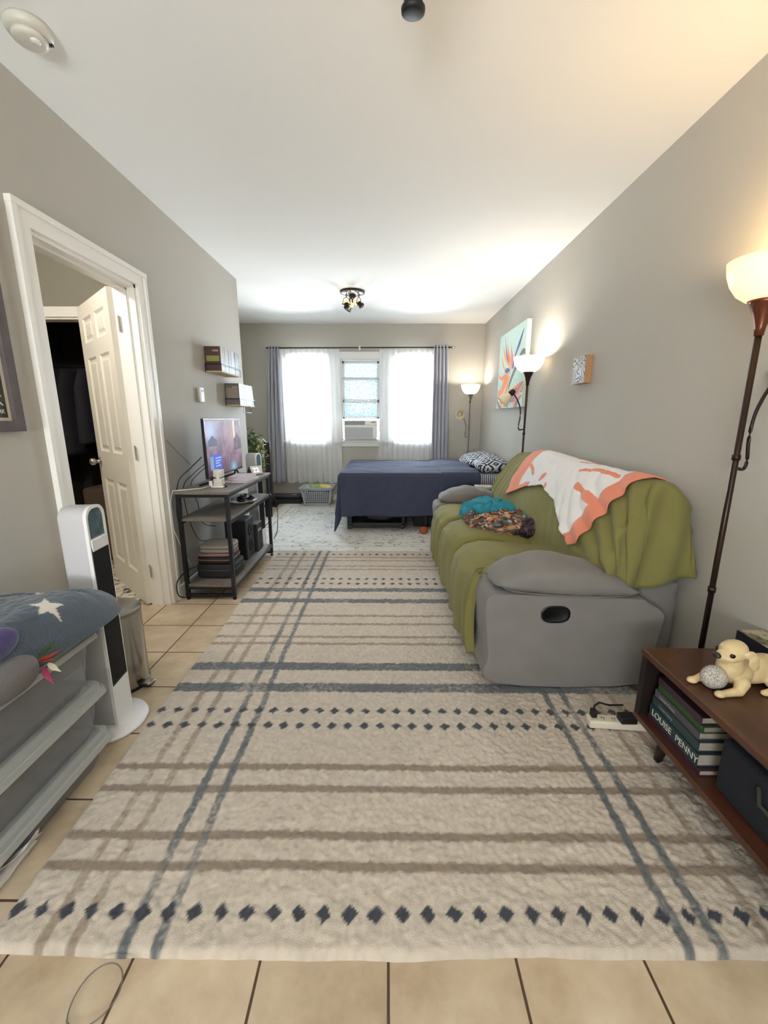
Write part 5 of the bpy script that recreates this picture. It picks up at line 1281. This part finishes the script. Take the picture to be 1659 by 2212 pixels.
def blob(name, c_, r, M, label, cat, amp=.18, f=7, rz=0, e=.8, seed=0):
    b = MB().sup((0, 0, 0), r, e, e, 40, 24, disp=lambda p: p*(1+amp*noise.noise(p*f+Vector((seed, 0, 0)))+amp*.4*noise.noise(p*f*2.6)))
    R_ = Matrix.Rotation(rz, 4, 'Z'); b.v = [tuple((R_ @ Vector(v))+Vector(c_)) for v in b.v]
    return tag(b.build(name, M, smooth=True), label, cat)
blob('plush_cushion', (-1.085, 1.01, .665), (.06, .065, .035), mat('purple_plush', '#372b62', .9, bump=.6, bscale=150, sheen=.3), 'purple plush bundle at the left edge on the starry blanket', 'cushion', seed=2, amp=.4)
blob('grey_bag', (-1.035, .985, .575), (.050, .085, .045), mat('grey_plush', '#65615f', .8, bump=.5, bscale=120), 'soft grey cloth bag hanging over the front of the top bin', 'bag', seed=5, amp=.3)
fl_ = thing('artificial_flower', 'red and magenta artificial flower with green leaf beside the grey bag', 'flower', (-1.04, 1.085, .56))
b = MB()
def petal(o_, d, w, L_, up):
    d = Vector(d).normalized(); s = d.cross(Vector(up)).normalized(); n_ = s.cross(d)
    return [Vector(o_)+d*L_*t+s*w*sg*math.sin(PI*min(t+.12, 1))+n_*(.25*L_*t*t) for t in (0, .25, .5, .75, 1) for sg in (-1, 1)]
fcs = [(2*i, 2*i+1, 2*i+3, 2*i+2) for i in range(4)]
for d, L_ in (((1, .5, .1), .055), ((.9, .9, -.1), .05), ((1, .1, -.2), .045)): b.add(petal((-1.05, 1.07, .565), d, .011, L_, (0, 0, 1)), fcs)
b.build('petal', mat('red_petal', '#a33a2a', .6), parent=fl_, solid=.001)
b = MB()
for d, L_ in (((.3, -.1, -1), .055), ((.1, .2, -1), .05)): b.add(petal((-1.035, 1.06, .545), d, .010, L_, (1, 0, 0)), fcs)
b.build('petal', mat('magenta_petal', '#a02c5c', .6), parent=fl_, solid=.001)
b = MB().add(petal((-1.03, 1.075, .55), (.3, .4, -1), .009, .045, (1, 0, 0)), fcs); b.build('petal', mat('cream_petal', '#d6cdb4', .6), parent=fl_, solid=.001)
b = MB()
for d, L_ in (((.8, 1, .3), .05), ((.4, 1, .2), .045), ((1, .7, .5), .035)): b.add(petal((-1.055, 1.08, .575), d, .010, L_, (0, 0, 1)), fcs)
b.build('leaf', mat('flower_leaf', '#3e5a26', .6), parent=fl_, solid=.001)

fl_.location = (-1.000, 1.105, .578)
# ================================================================== coffee table on the right
M_wal = mat('walnut', '#4a2a1b', .32, var=.30, vscale=7, stretch=(6, 1, 6), bump=.08, bscale=40, coat=.15)
M_wald = mat('walnut_dark', '#1d120e', .5)
TX0, TX1, TY0, TY1, TZ = .97, 1.405, .22, 1.452, .42
tbl = thing('coffee_table', 'dark walnut media table with an open shelf of books in front of the sofa arm', 'table', ((TX0+TX1)/2, (TY0+TY1)/2, 0))
MB().box(TX0, TX1, TY0, TY1, TZ-.024, TZ).build('table_top', M_wal, parent=tbl, bevel=.004)
for ya_ in (TY1-.026, TY0+.002): MB().box(TX0+.006, TX1-.01, ya_, ya_+.024, .140, TZ-.024).build('side_panel', M_wald, parent=tbl, bevel=.002)
MB().box(TX0+.004, TX1-.01, TY0+.002, TY1-.002, .128, .150).build('lower_shelf', M_wal, parent=tbl, bevel=.002)
MB().box(TX1-.022, TX1-.012, TY0+.02, TY1-.02, .14, TZ-.024).build('back_panel', M_wald, parent=tbl)
for x, y, sx, sy in ((1.03, 1.33, -1, 1), (1.03, .34, -1, -1), (1.35, 1.33, 1, 1), (1.35, .34, 1, -1)):
    MB().tube([(x, y, .128), (x+.012*sx, y+.012*sy, .016)], [.022, .013], 16).build('leg', M_wald, parent=tbl, smooth=True)
# books lying flat, spines to the room
def book(x0, dx, y0, y1, z, th_, col, label, lett=None, pagecol='#a39a8c', lc='#d8d6c6', ls=.020):
    t = thing('book', label, 'book', (x0+dx/2, (y0+y1)/2, z), group='books stacked flat in the coffee table')
    b = MB(); b.box(x0, x0+dx, y0, y1, z, z+.0025); b.box(x0, x0+dx, y0, y1, z+th_-.0025, z+th_); b.box(x0, x0+.003, y0, y1, z, z+th_)
    b.build('cover', mat('cover_'+col, col, .35), parent=t, bevel=.0006)
    MB().box(x0+.003, x0+dx-.005, y0+.004, y1-.004, z+.0025, z+th_-.0025).build('pages', mat('pages_'+pagecol, pagecol, .8, bump=.3, bscale=8, stretch=(1, 1, 300)), parent=t)
    if lett:
        for (s, yy, sz) in lett:
            Mt = basis((0, -1, 0), (0, 0, 1), (-1, 0, 0), (x0-.0006, yy, z+(th_-sz*.70)/2))
            text_mesh('spine_lettering', s, sz, mat('spine_letters_'+lc, lc, .4), Mt, t, extrude=.0004)
    return t
bx_ = 1.0
zb_ = .1505
book(bx_, .155, 1.135, 1.405, zb_, .022, '#3a1f2a', 'dark maroon book at the bottom of the stack in the coffee table'); zb_ += .0225
book(bx_, .158, 1.150, 1.400, zb_, .046, '#22343a', 'thick dark teal hardback with pale author lettering on the spine', [('LOUISE', 1.385, .034), ('PENNY', 1.255, .034)], lc='#cfd3c4'); zb_ += .0465
book(bx_+.004, .155, 1.160, 1.398, zb_, .036, '#26383c', 'teal-black hardback directly above the author-lettered book', [('Louise Penny', 1.36, .014)], lc='#7d8b8a'); zb_ += .0365
book(bx_+.008, .150, 1.170, 1.396, zb_, .028, '#4c4a4c', 'grey jacketed hardback in the upper half of the book stack', [('Louise Penny', 1.37, .016)], lc='#a39c94'); zb_ += .0285
book(bx_+.014, .140, 1.165, 1.392, zb_, .024, '#2f4a2a', 'slim green covered book near the top of the stack', pagecol='#8d857a'); zb_ += .0245
book(bx_+.012, .145, 1.175, 1.394, zb_, .026, '#3b2630', 'plum coloured book on top of the stack in the coffee table')
# dark baskets in the near half of the table, and beneath it
bk = thing('fabric_bin', 'dark fabric bin beside the books in the near half of the media table', 'storage bin', (1.18, .85, .15))
MB().box(1.02, 1.36, .70, 1.10, .152, .33).build('body', mat('navy_cloth', '#0f131b', .9, bump=.4, bscale=200), parent=bk, bevel=.012, seg=3)
MB().tube([(1.017, .84, .29), (1.008, .86, .25), (1.008, .94, .25), (1.017, .96, .29)], .006, 8).build('handle', mat('webbing', '#32352d', .8), parent=bk, smooth=True)
bg_ = thing('tote_bag', 'slumped black tote bag on the rug under the media table', 'bag', (1.2, .75, .02))
MB().sup((1.21, .78, .072), (.14, .24, .052), .5, .5, 40, 20, disp=lambda p: p*(1+.12*noise.noise(p*9))).build('body', M_nyl, parent=bg_, smooth=True)
MB().tube([(1.08, .70, .075), (1.05, .74, .06), (1.05, .84, .055), (1.08, .88, .075)], .007, 8).build('strap', mat('grey_strap', '#595c60', .7), parent=bg_, smooth=True)

# ---- puppy figurine on the table, with a glitter ball between the paws
M_dog = mat('painted_resin_dog', '#d2ba8c', .45, var=.10, vscale=18, bump=.15, bscale=90)
def dog():
    S = 1.0; t = thing('dog_figurine', 'pale yellow resin puppy figurine lying on the walnut table, looking at the room', 'figurine', (1.13, 1.21, TZ))
    bm = bmesh.new()
    parts = []
    def e(c_, r, rot=None):
        M = Matrix.Translation(c_)
        if rot: M = M @ rot
        M = M @ Matrix.Diagonal((r[0], r[1], r[2], 1)); bmesh.ops.create_icosphere(bm, subdivisions=3, radius=1, matrix=M)
    def limb(p, q, r0, r1, n=7):
        p, q = Vector(p), Vector(q)
        for i in range(n):
            f = i/(n-1); rr = r0+(r1-r0)*f; e(p.lerp(q, f), (rr, rr, rr))
    Rz = lambda a: Matrix.Rotation(a, 4, 'Z'); Ry = lambda a: Matrix.Rotation(a, 4, 'Y')
    # local frame: -x toward the room (left in the picture), z up
    e((.075, .012, .050), (.070, .044, .046)); e((.125, .010, .046), (.052, .050, .044)); e((.015, .008, .052), (.046, .040, .046))     # trunk, rump, chest
    e((-.010, .005, .066), (.036, .034, .040)); limb((-.005, .004, .070), (-.020, .0, .105), .033, .027, 5)                              # neck
    # forelegs stretched forward
    limb((.0, -.030, .034), (-.018, -.040, .014), .020, .014); limb((-.018, -.040, .014), (-.068, -.040, .011), .0135, .010); e((-.078, -.040, .011), (.017, .013, .010))
    limb((-.005, .030, .036), (-.045, .040, .018), .020, .014); limb((-.045, .040, .018), (-.088, .034, .012), .0135, .010); e((-.100, .032, .011), (.017, .013, .010))
    # folded hind leg
    e((.120, -.030, .034), (.040, .022, .034)); limb((.110, -.045, .012), (.070, -.050, .010), .013, .010); e((.062, -.050, .009), (.016, .011, .009))
    limb((.165, .015, .03), (.19, -.02, .012), .014, .008)                                                                              # tail
    # head, turned a little to the camera
    hy = -.006; e((-.022, hy, .128), (.036, .033, .031)); e((-.030, hy, .121), (.030, .031, .026)); e((-.014, hy, .136), (.028, .029, .024))
    e((-.054, hy-.002, .116), (.024, .018, .0150)); e((-.066, hy-.002, .115), (.014, .0145, .0125)); e((-.050, hy-.002, .107), (.024, .016, .010))
    e((-.046, hy-.017, .112), (.016, .010, .012)); e((-.046, hy+.014, .112), (.016, .010, .012))
    e((-.040, hy-.019, .132), (.012, .009, .008)); e((-.040, hy+.017, .132), (.012, .009, .008))   # brows
    for s in (-1, 1):
        e((-.002, hy+s*.034, .130), (.017, .008, .014), Ry(.2)); e((.005, hy+s*.040, .113), (.017, .006, .022), Ry(.25)); e((.010, hy+s*.042, .098), (.013, .0055, .015))
    me = bpy.data.meshes.new('dog'); bm.to_mesh(me); bm.free(); tmp = bpy.data.objects.new('tmp', me); COL.objects.link(tmp)
    rm = tmp.modifiers.new('r', 'REMESH'); rm.mode = 'VOXEL'; rm.voxel_size = .0022; sm_ = tmp.modifiers.new('s', 'SMOOTH'); sm_.factor = .6; sm_.iterations = 6
    bpy.context.view_layer.update(); m2 = bpy.data.meshes.new_from_object(tmp.evaluated_get(bpy.context.evaluated_depsgraph_get())); bpy.data.objects.remove(tmp)
    for p in m2.polygons: p.use_smooth = True
    m2.materials.clear(); m2.materials.append(M_dog); o = bpy.data.objects.new('body', m2); COL.objects.link(o); o.parent = t
    M_eye = mat('dog_eye', '#120d0a', .08)
    for s in (-1, 1):
        MB().ell((-.0475, hy+s*.0225, .1255), (.0085, .0060, .0072), 14, 10).build('eye', M_eye, parent=t, smooth=True, local=True)
    MB().ell((-.0775, hy-.002, .1185), (.0095, .0125, .0095), 16, 10).build('nose', mat('dog_nose', '#2c2022', .3), parent=t, smooth=True, local=True)
    t.rotation_euler = (0, 0, math.radians(8)); t.scale = (1.08, 1.08, 1.06); t.location = (1.118, 1.215, TZ)
    return t
dog()
gb = MB().ell((1.052, 1.208, TZ+.040), (.039, .033, .0385), 40, 26).build('glitter_ball', None, smooth=True)
m = mat('glitter_glass', '#cfc8c0', .12, metal=.15, spec=.8); nt = m.node_tree; N = nt.nodes
v = N.new('ShaderNodeTexVoronoi'); v.inputs['Scale'].default_value = 650; tc = [n for n in N if n.type == 'TEX_COORD'][0]; nt.links.new(tc.outputs['Object'], v.inputs['Vector'])
rp = N.new('ShaderNodeValToRGB'); rp.color_ramp.elements[0].color = lin4('#9a9188'); rp.color_ramp.elements[1].color = lin4('#f4efe6'); rp.color_ramp.elements[0].position = .35; rp.color_ramp.elements[1].position = .75
nt.links.new(v.outputs['Color'], rp.inputs[0]); nt.links.new(rp.outputs[0], N['Principled BSDF'].inputs['Base Color'])
nm = N.new('ShaderNodeBump'); nm.inputs['Strength'].default_value = .9; nm.inputs['Distance'].default_value = .002; nt.links.new(v.outputs['Distance'], nm.inputs['Height']); nt.links.new(nm.outputs[0], N['Principled BSDF'].inputs['Normal'])
gb.data.materials.clear(); gb.data.materials.append(m)
tag(gb, 'silver glitter glass ball held between the puppy figurine paws', 'ball')
# boxed picture behind the dog, wooden board, dark oddment
jb = thing('puzzle_box', 'dark sided box with a landscape picture on its lid behind the puppy figurine', 'box', (1.36, 1.36, TZ))
MB().box(1.312, 1.418, 1.20, 1.447, TZ+.001, .498).build('box_body', mat('box_navy', '#15152a', .4), parent=jb, bevel=.001)
nu, nv = 60, 90; U, V = np.meshgrid(np.linspace(0, 1, nu), np.linspace(0, 1, nv), indexing='ij')
n0 = npnoise(U.shape, 14, 90)+.5*npnoise(U.shape, 5, 91); C = np.where((n0 > .08)[..., None], np.array(lin('#b3a68c')), np.array(lin('#6f6a4c'))); C[n0 < -.28] = lin('#3b2f2a'); C[(n0 > -.05) & (n0 < .03)] = lin('#7f8f58')
grid_np(np.stack([1.313+.104*U, 1.201+.245*V, np.full_like(U, .4988)], -1)).build('lid_picture', mat('lid_print', '#ffffff', .35, attr=True), parent=jb, cols=C.reshape(-1, 3), merge=False)
M = Matrix.Translation((1.27, 1.03, TZ+.035)) @ Matrix.Rotation(.5, 4, 'Z') @ Matrix.Rotation(.45, 4, 'X')
tag(MB().box(-.10, .10, -.012, .012, -.02, .085, M).build('wooden_board', mat('dark_board', '#4a3122', .5, var=.2, vscale=20), bevel=.003), 'dark wooden board leaning at the right edge of the table in front of the puppy', 'board')

# ---- power strip on the rug
ps = thing('power_strip', 'white power strip with a blue light on the rug in front of the media table', 'power strip', (1.0, 1.55, .02))
ps.rotation_euler = (0, 0, math.radians(-5)); ps.location = (.975, 1.515, .02)
MB().box(-.135, .150, -.026, .026, .001, .036).build('body', mat('ivory_plastic', '#d6cdb9', .4), parent=ps, bevel=.008, seg=3, local=True)
for i in range(5):
    b = MB(); x = -.075+i*.042
    b.box(x-.007, x-.004, -.004, .006, .0355, .0368).box(x+.003, x+.006, -.004, .006, .0355, .0368).box(x-.002, x+.001, -.013, -.009, .0355, .0368)
    b.build('outlet', M_blackp, parent=ps, local=True)
MB().box(.118, .136, -.010, .010, .036, .0395).build('switch', M_blackp, parent=ps, local=True)
MB().ell((.105, -.012, .037), (.0035, .0035, .003), 8, 6).build('indicator_light', mat('blue_led', '#3050ff', .3, emit='#3c5cff', estr=12), parent=ps, local=True)
pg_ = thing('black_plug', 'black plug standing in the end of the power strip', 'plug', (.865, 1.54, .05))
MB().box(.853, .875, 1.518, 1.544, .056, .090).build('body', M_blackp, parent=pg_, bevel=.004)
MB().tube([(.866, 1.535, .085), (.875, 1.55, .092), (.91, 1.58, .085), (.97, 1.61, .05), (1.05, 1.64, .028)], .004, 8).build('lead', M_blackp, parent=pg_, smooth=True)
MB_ = MB(); tag(MB_.box(.955, 1.02, 1.48, 1.525, .056, .085, None).build('power_adapter', M_blackp, bevel=.005), 'black power adapter plugged into the middle of the power strip', 'adapter')
# thin loose cord on the tiles at the near edge
pts = []
for a in np.linspace(0, 1, 70):
    th_ = -2.2+a*7.0
    pts.append((-.655+.052*math.cos(th_)+.02*a, .672+.055*math.sin(th_)-.02*(a-.5), .004+.010*math.sin(a*PI)+.006*max(math.sin(th_), 0)))
pts += [(-.70+.03*i*-1, .640-.03*i, .004) for i in range(1, 6)]
tag(MB().tube(pts, .0016, 6).build('loose_cord', mat('grey_cord', '#6d655e', .6), smooth=True), 'thin grey cord looped loosely on the tiles at the near rug edge', 'cord')

# ================================================================== far end: basket, black case, plant, under the bed
lb = thing('laundry_basket', 'grey perforated laundry basket on the tiles under the left window', 'laundry basket', (-1.03, 6.20, 0))
M_bk = mat('basket_plastic', '#b3b5b8', .5); b = MB()
X0, X1, Y0, Y1, HB = -1.26, -.80, 6.03, 6.36, .27
def side(p0, p1, q0, q1, n):   # lattice wall between bottom edge p0-p1 and top edge q0-q1
    p0, p1, q0, q1 = map(Vector, (p0, p1, q0, q1)); nrm = (p1-p0).cross(q0-p0).normalized()*.003
    def quad(u0, u1, v0, v1):
        def pt(u, v): return p0.lerp(p1, u).lerp(q0.lerp(q1, u), v)
        c_ = [pt(u0, v0), pt(u1, v0), pt(u1, v1), pt(u0, v1)]
        b.add([q-nrm for q in c_]+[q+nrm for q in c_], [(0, 1, 2, 3), (7, 6, 5, 4), (0, 4, 5, 1), (1, 5, 6, 2), (2, 6, 7, 3), (3, 7, 4, 0)])
    for v0, v1 in ((0, .14), (.86, 1)): quad(0, 1, v0, v1)
    quad(0, .06, 0, 1); quad(.94, 1, 0, 1)
    for i in range(1, n): u = .06+.88*i/n; quad(u-.012, u+.012, .14, .86)
    for j in range(1, 6): v = .14+.72*j/6; quad(.05, .95, v-.028, v+.028)
d = .045
A_, B_, C_, D_ = (X0+d, Y0+d, .004), (X1-d, Y0+d, .004), (X1-d, Y1-d, .004), (X0+d, Y1-d, .004); E_, F_, G_, H_ = (X0, Y0, HB), (X1, Y0, HB), (X1, Y1, HB), (X0, Y1, HB)
side(A_, B_, E_, F_, 12); side(D_, C_, H_, G_, 12); side(A_, D_, E_, H_, 8); side(B_, C_, F_, G_, 8)
b.box(X0+d, X1-d, Y0+d, Y1-d, .003, .008); b.build('body', M_bk, parent=lb)
rim = [(X0-.01, Y0-.01, HB), (X1+.01, Y0-.01, HB), (X1+.01, Y1+.01, HB), (X0-.01, Y1+.01, HB), (X0-.01, Y0-.01, HB), (X1+.01, Y0-.01, HB)]
MB().tube(rim, .012, 10).build('rim', mat('basket_rim', '#b4c0c2', .45), parent=lb, smooth=True)
blob('towel', (-1.06, 6.20, .255), (.085, .10, .055), mat('green_towel', '#7f9a4e', .95, bump=.4, bscale=120), 'crumpled green cloth in the laundry basket', 'cloth', seed=3, amp=.35)
blob('towel', (-.935, 6.17, .255), (.12, .065, .045), mat('yellow_towel', '#cdb168', .95, bump=.4, bscale=120), 'yellow towel lying across the laundry basket', 'towel', seed=6, rz=-.3, amp=.3)
blob('sock_bundle', (-1.185, 6.17, .262), (.05, .07, .035), mat('grey_sock', '#a7a4a8', .95, bump=.4, bscale=120, var=.4, vscale=40), 'grey and white bundled socks at the end of the laundry basket', 'socks', seed=8, amp=.4)
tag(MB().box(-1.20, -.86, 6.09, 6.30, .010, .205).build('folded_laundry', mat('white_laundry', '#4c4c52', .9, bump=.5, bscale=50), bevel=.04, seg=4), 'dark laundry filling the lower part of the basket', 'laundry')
bc = thing('equipment_case', 'flat black case on the floor between the curtain and the laundry basket', 'case', (-1.52, 6.33, 0))
MB().box(-1.80, -1.29, 6.20, 6.46, .003, .075).build('case_base', M_nyl, parent=bc, bevel=.012, seg=3); MB().box(-1.79, -1.30, 6.21, 6.45, .080, .125).build('case_lid', mat('case_black', '#26272b', .45), parent=bc, bevel=.014, seg=3)
MB().box(-1.44, -1.38, 6.27, 6.33, .1255, .127).build('case_label', mat('pale_badge', '#9a9ca0'), parent=bc)
# under the bed
ut = thing('underbed_tray', 'black tray on castors under the bed', 'storage tray', (-.1, 4.9, 0))
MB().box(-.44, .22, 4.72, 5.25, .03, .085).build('tray', M_blackp, parent=ut, bevel=.008)
MB().box(-.445, -.40, 4.70, 5.27, .05, .26).build('end_rail', M_black, parent=ut, bevel=.008)
MB().box(.17, .21, 4.72, 5.25, .05, .24).build('end_rail', M_black, parent=ut, bevel=.008)
for x in (-.42, .18):
    for y in (4.74, 5.2): MB().lathe([(.001, -.012), (.026, -.012), (.026, .012), (.001, .012)], 16, M=Matrix.Translation((x, y, .033)) @ Matrix.Rotation(PI/2, 4, 'Y')).build('castor', M_blackp, parent=ut)
mpb = mat('shiny_black_plastic', '#222226', .18, bump=1, bscale=22, coat=.3)
b = MB().sup((-.09, 4.86, .175), (.20, .12, .085), .6, .6, 60, 30, disp=lambda p: p*(1+.10*noise.noise(Vector((p.x*5, p.y*14, p.z*22)))+.06*(1-abs(noise.noise(Vector((p.x*9, p.y*20, p.z*30))))*2)))
tag(b.build('plastic_bag', mpb, smooth=True), 'shiny black plastic bag on the tray under the bed', 'bag')
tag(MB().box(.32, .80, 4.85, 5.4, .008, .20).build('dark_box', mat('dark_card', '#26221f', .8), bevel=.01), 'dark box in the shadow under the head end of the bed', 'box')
blob('plush_toy', (.415, 4.56, .045), (.045, .05, .04), mat('orange_plush', '#a2522c', .9, bump=.4), 'small orange plush toy on the floor between the bed and sofa', 'toy', seed=4)
# night stand with papers in the gap behind the sofa arm
ns_ = thing('side_table', 'small black side table with papers between the bed and the far sofa arm', 'side table', (1.0, 4.38, 0))
MB().box(.80, 1.20, 4.20, 4.58, .53, .555).build('table_top', M_black, parent=ns_, bevel=.003)
for x in (.82, 1.18):
    for y in (4.22, 4.56): MB().box(x-.012, x+.012, y-.012, y+.012, .008, .53).build('leg', M_black, parent=ns_)
MB().box(.83, 1.17, 4.22, 4.56, .44, .455).build('lower_shelf', M_black, parent=ns_)
for k, (x, y, r_, c_) in enumerate(((.98, 4.36, .2, '#d7d2c4'), (1.02, 4.40, -.1, '#bfb8a8'))):
    M = Matrix.Translation((x, y, .5555+k*.009)) @ Matrix.Rotation(r_, 4, 'Z')
    tag(MB().box(-.09, .09, -.07, .07, 0, .008, M).build('magazine', mat('mag'+str(k), c_, .5, var=.4, vscale=30)), ['lower pale magazine on the black side table', 'upper tan magazine on the black side table'][k], 'magazine')

# plant on a stand in the alcove
pt = thing('potted_plant', 'bushy green houseplant with yellowing leaves in the alcove beyond the television', 'plant', (-1.80, 5.45, .52))
MB().lathe([(.001, .52), (.085, .52), (.11, .68), (.115, .70), (.10, .70), (.09, .66), (.001, .66)], 28, c=(-1.80, 5.45, 0)).build('pot', mat('terracotta_dark', '#5a3a2c', .7), parent=pt, smooth=True)
random.seed(21)
def leaves(n, name, m, cen, spread, size, droop):
    b = MB()
    for k in range(n):
        v = Vector((random.gauss(0, 1), random.gauss(0, 1), random.gauss(0, 1))).normalized()*random.random()**.4
        p = Vector((cen[0]+v.x*spread[0], cen[1]+v.y*spread[1], cen[2]+v.z*spread[2]))
        d = Vector((v.x+random.uniform(-.4, .4), v.y+random.uniform(-.4, .4), random.uniform(-droop, .5))).normalized(); s = d.cross(Vector((random.uniform(-.5, .5), random.uniform(-.5, .5), 1))).normalized(); nn = s.cross(d)
        L_ = size*random.uniform(.7, 1.3)
        pts = [p, p+d*L_*.35+s*L_*.24, p+d*L_*.35-s*L_*.24, p+d*L_*.7+s*L_*.16-nn*L_*.08, p+d*L_*.7-s*L_*.16-nn*L_*.08, p+d*L_-nn*L_*.2, p+d*L_*.35+nn*L_*.03, p+d*L_*.7-nn*L_*.04]
        b.add(pts, [(0, 1, 6), (0, 6, 2), (1, 3, 7, 6), (6, 7, 4, 2), (3, 5, 7), (7, 5, 4)])
    return b.build(name, m, parent=pt, smooth=True)
leaves(700, 'foliage', mat('leaf_olive', '#5c6b3f', .6, var=.35, vscale=20), (-1.80, 5.45, .93), (.20, .17, .20), .065, .8)
leaves(170, 'foliage', mat('leaf_trailing', '#6f7f45', .6, var=.3, vscale=20), (-1.66, 5.36, .70), (.10, .12, .20), .055, 2)
leaves(26, 'yellow_leaf', mat('leaf_yellow', '#b3a746', .6), (-1.60, 5.36, .88), (.16, .12, .14), .05, 1)
b = MB()
for k in range(9):
    a = k*.7; b.tube([(-1.80, 5.45, .66), (-1.80+.08*math.cos(a), 5.45+.08*math.sin(a), .85), (-1.80+.17*math.cos(a), 5.45+.15*math.sin(a), 1.0-.05*(k % 3))], .004, 5)
b.build('stem', mat('stem_green', '#5a5f3c', .7), parent=pt)
st = thing('plant_stand', 'dark stand carrying the houseplant in the alcove', 'plant stand', (-1.80, 5.45, 0))
MB().lathe([(.001, .495), (.15, .495), (.15, .518), (.001, .518)], 28, c=(-1.80, 5.45, 0)).build('top', M_black, parent=st)
for k in range(3):
    a = k*2*PI/3+.3; MB().tube([(-1.80+.12*math.cos(a), 5.45+.12*math.sin(a), .50), (-1.80+.15*math.cos(a), 5.45+.15*math.sin(a), .003)], .010, 8).build('leg', M_black, parent=st)
vs_ = thing('column_speaker', 'slim dark column standing between the houseplant and the left curtain', 'speaker', (-1.70, 6.05, 0))
MB().box(-1.745, -1.665, 6.0, 6.08, .02, .93).build('column', mat('dark_column', '#2a2223', .5), parent=vs_, bevel=.008); MB().box(-1.80, -1.61, 5.95, 6.13, .002, .02).build('base', M_blackp, parent=vs_, bevel=.004)
# hall and dark room behind the panelled door
hc = thing('clothes_rack', 'dark clothes hanging in the unlit room behind the open door', 'clothes rack', (-2.85, 4.0, 0))
MB().tube([(-3.28, 4.0, 1.72), (-2.40, 4.0, 1.72)], .012, 10).build('rail', M_black, parent=hc)
for x in (-3.2, -2.46): MB().tube([(x, 4.0, 0.002), (x, 4.0, 1.72)], .012, 8).build('leg', M_black, parent=hc)
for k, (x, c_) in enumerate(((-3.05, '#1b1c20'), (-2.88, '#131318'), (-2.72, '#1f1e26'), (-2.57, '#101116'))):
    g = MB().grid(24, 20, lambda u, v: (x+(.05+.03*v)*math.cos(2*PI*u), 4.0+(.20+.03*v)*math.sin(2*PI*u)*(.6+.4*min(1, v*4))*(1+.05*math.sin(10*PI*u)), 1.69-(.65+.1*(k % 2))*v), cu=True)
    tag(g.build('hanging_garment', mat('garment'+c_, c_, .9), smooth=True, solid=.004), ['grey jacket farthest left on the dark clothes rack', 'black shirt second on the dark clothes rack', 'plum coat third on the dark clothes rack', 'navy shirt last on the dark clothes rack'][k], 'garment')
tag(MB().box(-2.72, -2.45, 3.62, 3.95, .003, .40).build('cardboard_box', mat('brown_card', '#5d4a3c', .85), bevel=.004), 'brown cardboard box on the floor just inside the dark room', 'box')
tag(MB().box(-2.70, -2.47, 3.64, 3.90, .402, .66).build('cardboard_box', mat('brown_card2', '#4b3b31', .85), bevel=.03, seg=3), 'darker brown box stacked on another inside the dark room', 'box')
